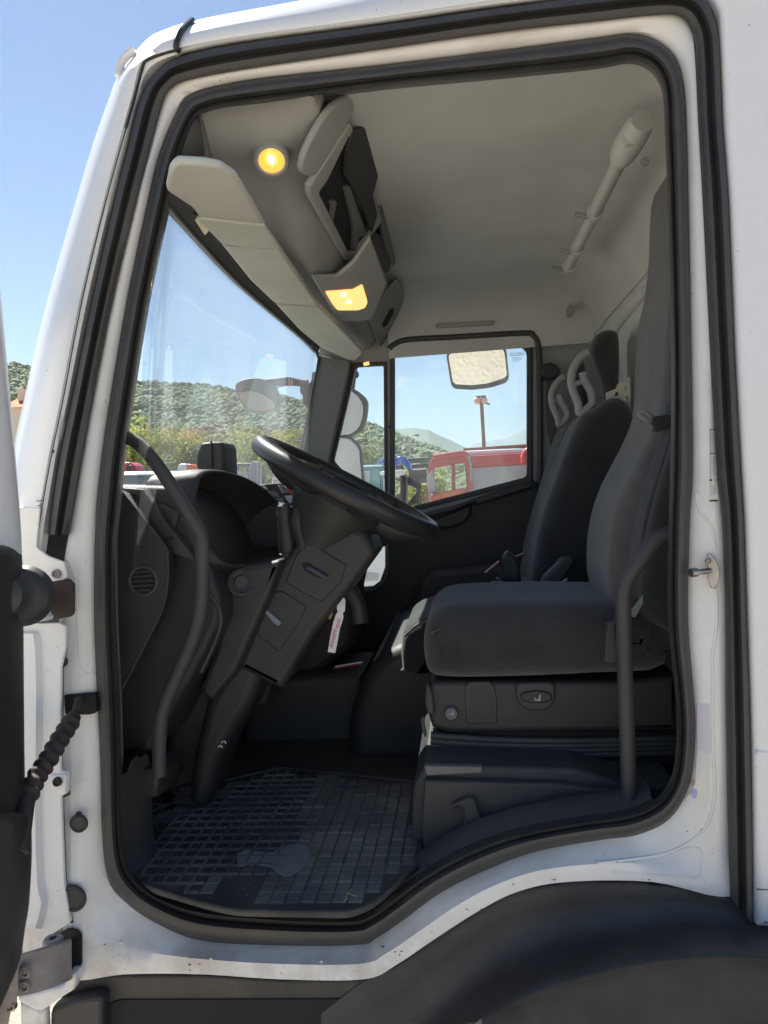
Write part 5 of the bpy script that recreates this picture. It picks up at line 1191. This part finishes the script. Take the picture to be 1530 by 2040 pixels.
# ---- teal truck
teal = mat('teal_paint', (.16, .34, .36), .45, coat=.3, var=.15, vscale=2)
Yt = 5.5
TT = thing('teal_truck', 'pale teal truck with a blue roof sign behind the quarter window', 'truck', ground_at(720, Yt))
prism('body', [(672, 928), (762, 925), (768, 930), (768, 1300), (640, 1300)], Yt, Yt+.5, teal, TT, bev=.05, r=3)
prism('side_panel', [(722, 940), (737, 938), (737, 990), (722, 985)], Yt-.03, Yt, greyp, TT, bev=.005)
prism('lamp', [(757, 940), (768, 938), (768, 946), (757, 947)], Yt-.04, Yt, 'whitec', TT, bev=.01)
prism('exhaust_stack', [(764, 955), (768, 955), (768, 1000), (764, 1000)], Yt-.1, Yt, 'whitec', TT, bev=.01)
SG = prism('roof_sign', [(748, 928), (756, 914), (775, 911), (795, 911), (795, 926)], Yt+.1, Yt+.3, bluep, TT, bev=.01)
link('sign_text', text_me('CUM', P(764, 920.5, Yt+.09), (1, 0, 0), (0, 0, 1), .055, .002), 'whitec', SG)
# ---- grey tank wall and machines through the windscreen
GW = thing('grey_tanker', 'long grey-blue tank body parked across the lower left of the windscreen', 'tanker', ground_at(330, 9))
prism('tank', [(180, 940), (440, 936), (440, 1010), (180, 1010)], 9, 10.5, mat('grey_blue_paint', (.19, .24, .26), .5, var=.25, vscale=1.5), GW, bev=.15, res=5)
prism('chassis', [(200, 1008), (440, 1008), (440, 1120), (200, 1120)], 9.2, 10.3, 'fender', GW, bev=.02)
RC = thing('red_crane', 'small red rounded loader arm at the bottom left corner of the windscreen', 'crane', ground_at(255, 13))
prism('arm', [(238, 944), (240, 926), (248, 920), (258, 921), (268, 928), (273, 941), (268, 944)], 13, 13.5, redp, RC, bev=.04, r=2)
prism('base', [(240, 940), (270, 940), (268, 1100), (244, 1100)], 13.1, 13.4, 'fender', RC, bev=.02)
link('pivot', lathe_me([(0, .08), (.06, .08), (.07, 0)], P(260, 933, 12.98), (0, -1, 0), 16), 'fender', RC)
BC = thing('blue_loader', 'bright blue arched loader boom right of the dark pod on the dashboard', 'loader', ground_at(460, 12))
tube('boom', [P(446, 925, 12), P(450, 917, 12), P(458, 917, 12), P(466, 928, 12), P(472, 944, 12), P(476, 970, 12)], .07, bluep, BC)
prism('base', [(455, 950), (480, 945), (485, 1100), (452, 1100)], 12.1, 12.6, 'fender', BC, bev=.02)
tube('rail', [P(466, 926, 12), P(500, 926, 12)], .035, 'fender', BC, sm=False)
DT = thing('tipper_frame', 'dark upright tipper frame with a pale post in front of the green trees', 'frame', ground_at(508, 11))
prism('panel', [(496, 928), (502, 918), (510, 920), (512, 960), (512, 1100), (494, 1100)], 11, 11.3, greyp, DT, bev=.02)
prism('post', [(513, 920), (518, 921), (520, 1100), (514, 1100)], 10.9, 11, 'trim', DT, bev=.01)
SN = thing('yard_fence', 'low dark rail fence with a small white number board near the far windscreen pillar', 'fence', ground_at(568, 12))
for yy in (955, 962): tube('rail', [P(545, yy, 12), P(600, yy+1, 12)], .025, 'black', SN, sm=False)
for xx in (548, 562, 576, 590): tube('post', [P(xx, 950, 12), P(xx, 1010, 12)], .025, 'black', SN, sm=False)
BD = prism('number_board', [(542, 951), (556, 952), (556, 966), (541, 966)], 11.9, 11.95, 'whitec', SN, bev=.002)
link('board_text', text_me('20', P(548.5, 959.5, 11.88), (1, 0, 0), (0, 0, 1), .09, .002), 'black', BD)
# ---- white van outside the low window of the passenger door
WV = thing('white_van', 'white van flank seen through the low glass of the passenger door', 'van', ground_at(740, 4.6))
prism('flank', [(640, 1060), (830, 1060), (830, 1330), (640, 1330)], 4.6, 6.0, 'whitec', WV, bev=.03)
prism('badge_plate', [(729, 1142), (752, 1142), (752, 1158), (727, 1158)], 4.585, 4.595, mat('pale_plate', (.6, .6, .56), .5), WV, bev=.004)
link('badge_text', text_me('HOR', P(740, 1150, 4.58), (-1, 0, 0), (0, 0, 1), .06, .002), 'silver', WV)
for px in (660, 800):
    link('wheel', lathe_me([(0, -.1), (.25, -.1), (.38, -.08), (.4, 0), (.38, .1), (0, .1)], Vector((P(px, 960, 4.6).x+(-1 if px < 700 else 1), 4.75, .4)), (0, 1, 0), 32), 'rubber', WV)

# ---- the air between the yard and the mountains
hz = bpy.data.materials.new('valley_haze'); hz.use_nodes = True; t = hz.node_tree
for n in list(t.nodes):
    if n.type != 'OUTPUT_MATERIAL': t.nodes.remove(n)
pv_ = t.nodes.new('ShaderNodeVolumePrincipled'); pv_.inputs['Color'].default_value = (.70, .84, 1.0, 1); pv_.inputs['Density'].default_value = .0002; pv_.inputs['Anisotropy'].default_value = .2
t.links.new(pv_.outputs[0], t.nodes[0].inputs['Volume'])
top_z = max((v.co.z for o in (h1, h2, h3) for v in o.data.vertices))+60
HZ = link('haze', box_me((0, 2200, (top_z-2)/2), (13000, 9000, top_z+2), 0), hz, smooth=0); HZ['kind'] = 'stuff'
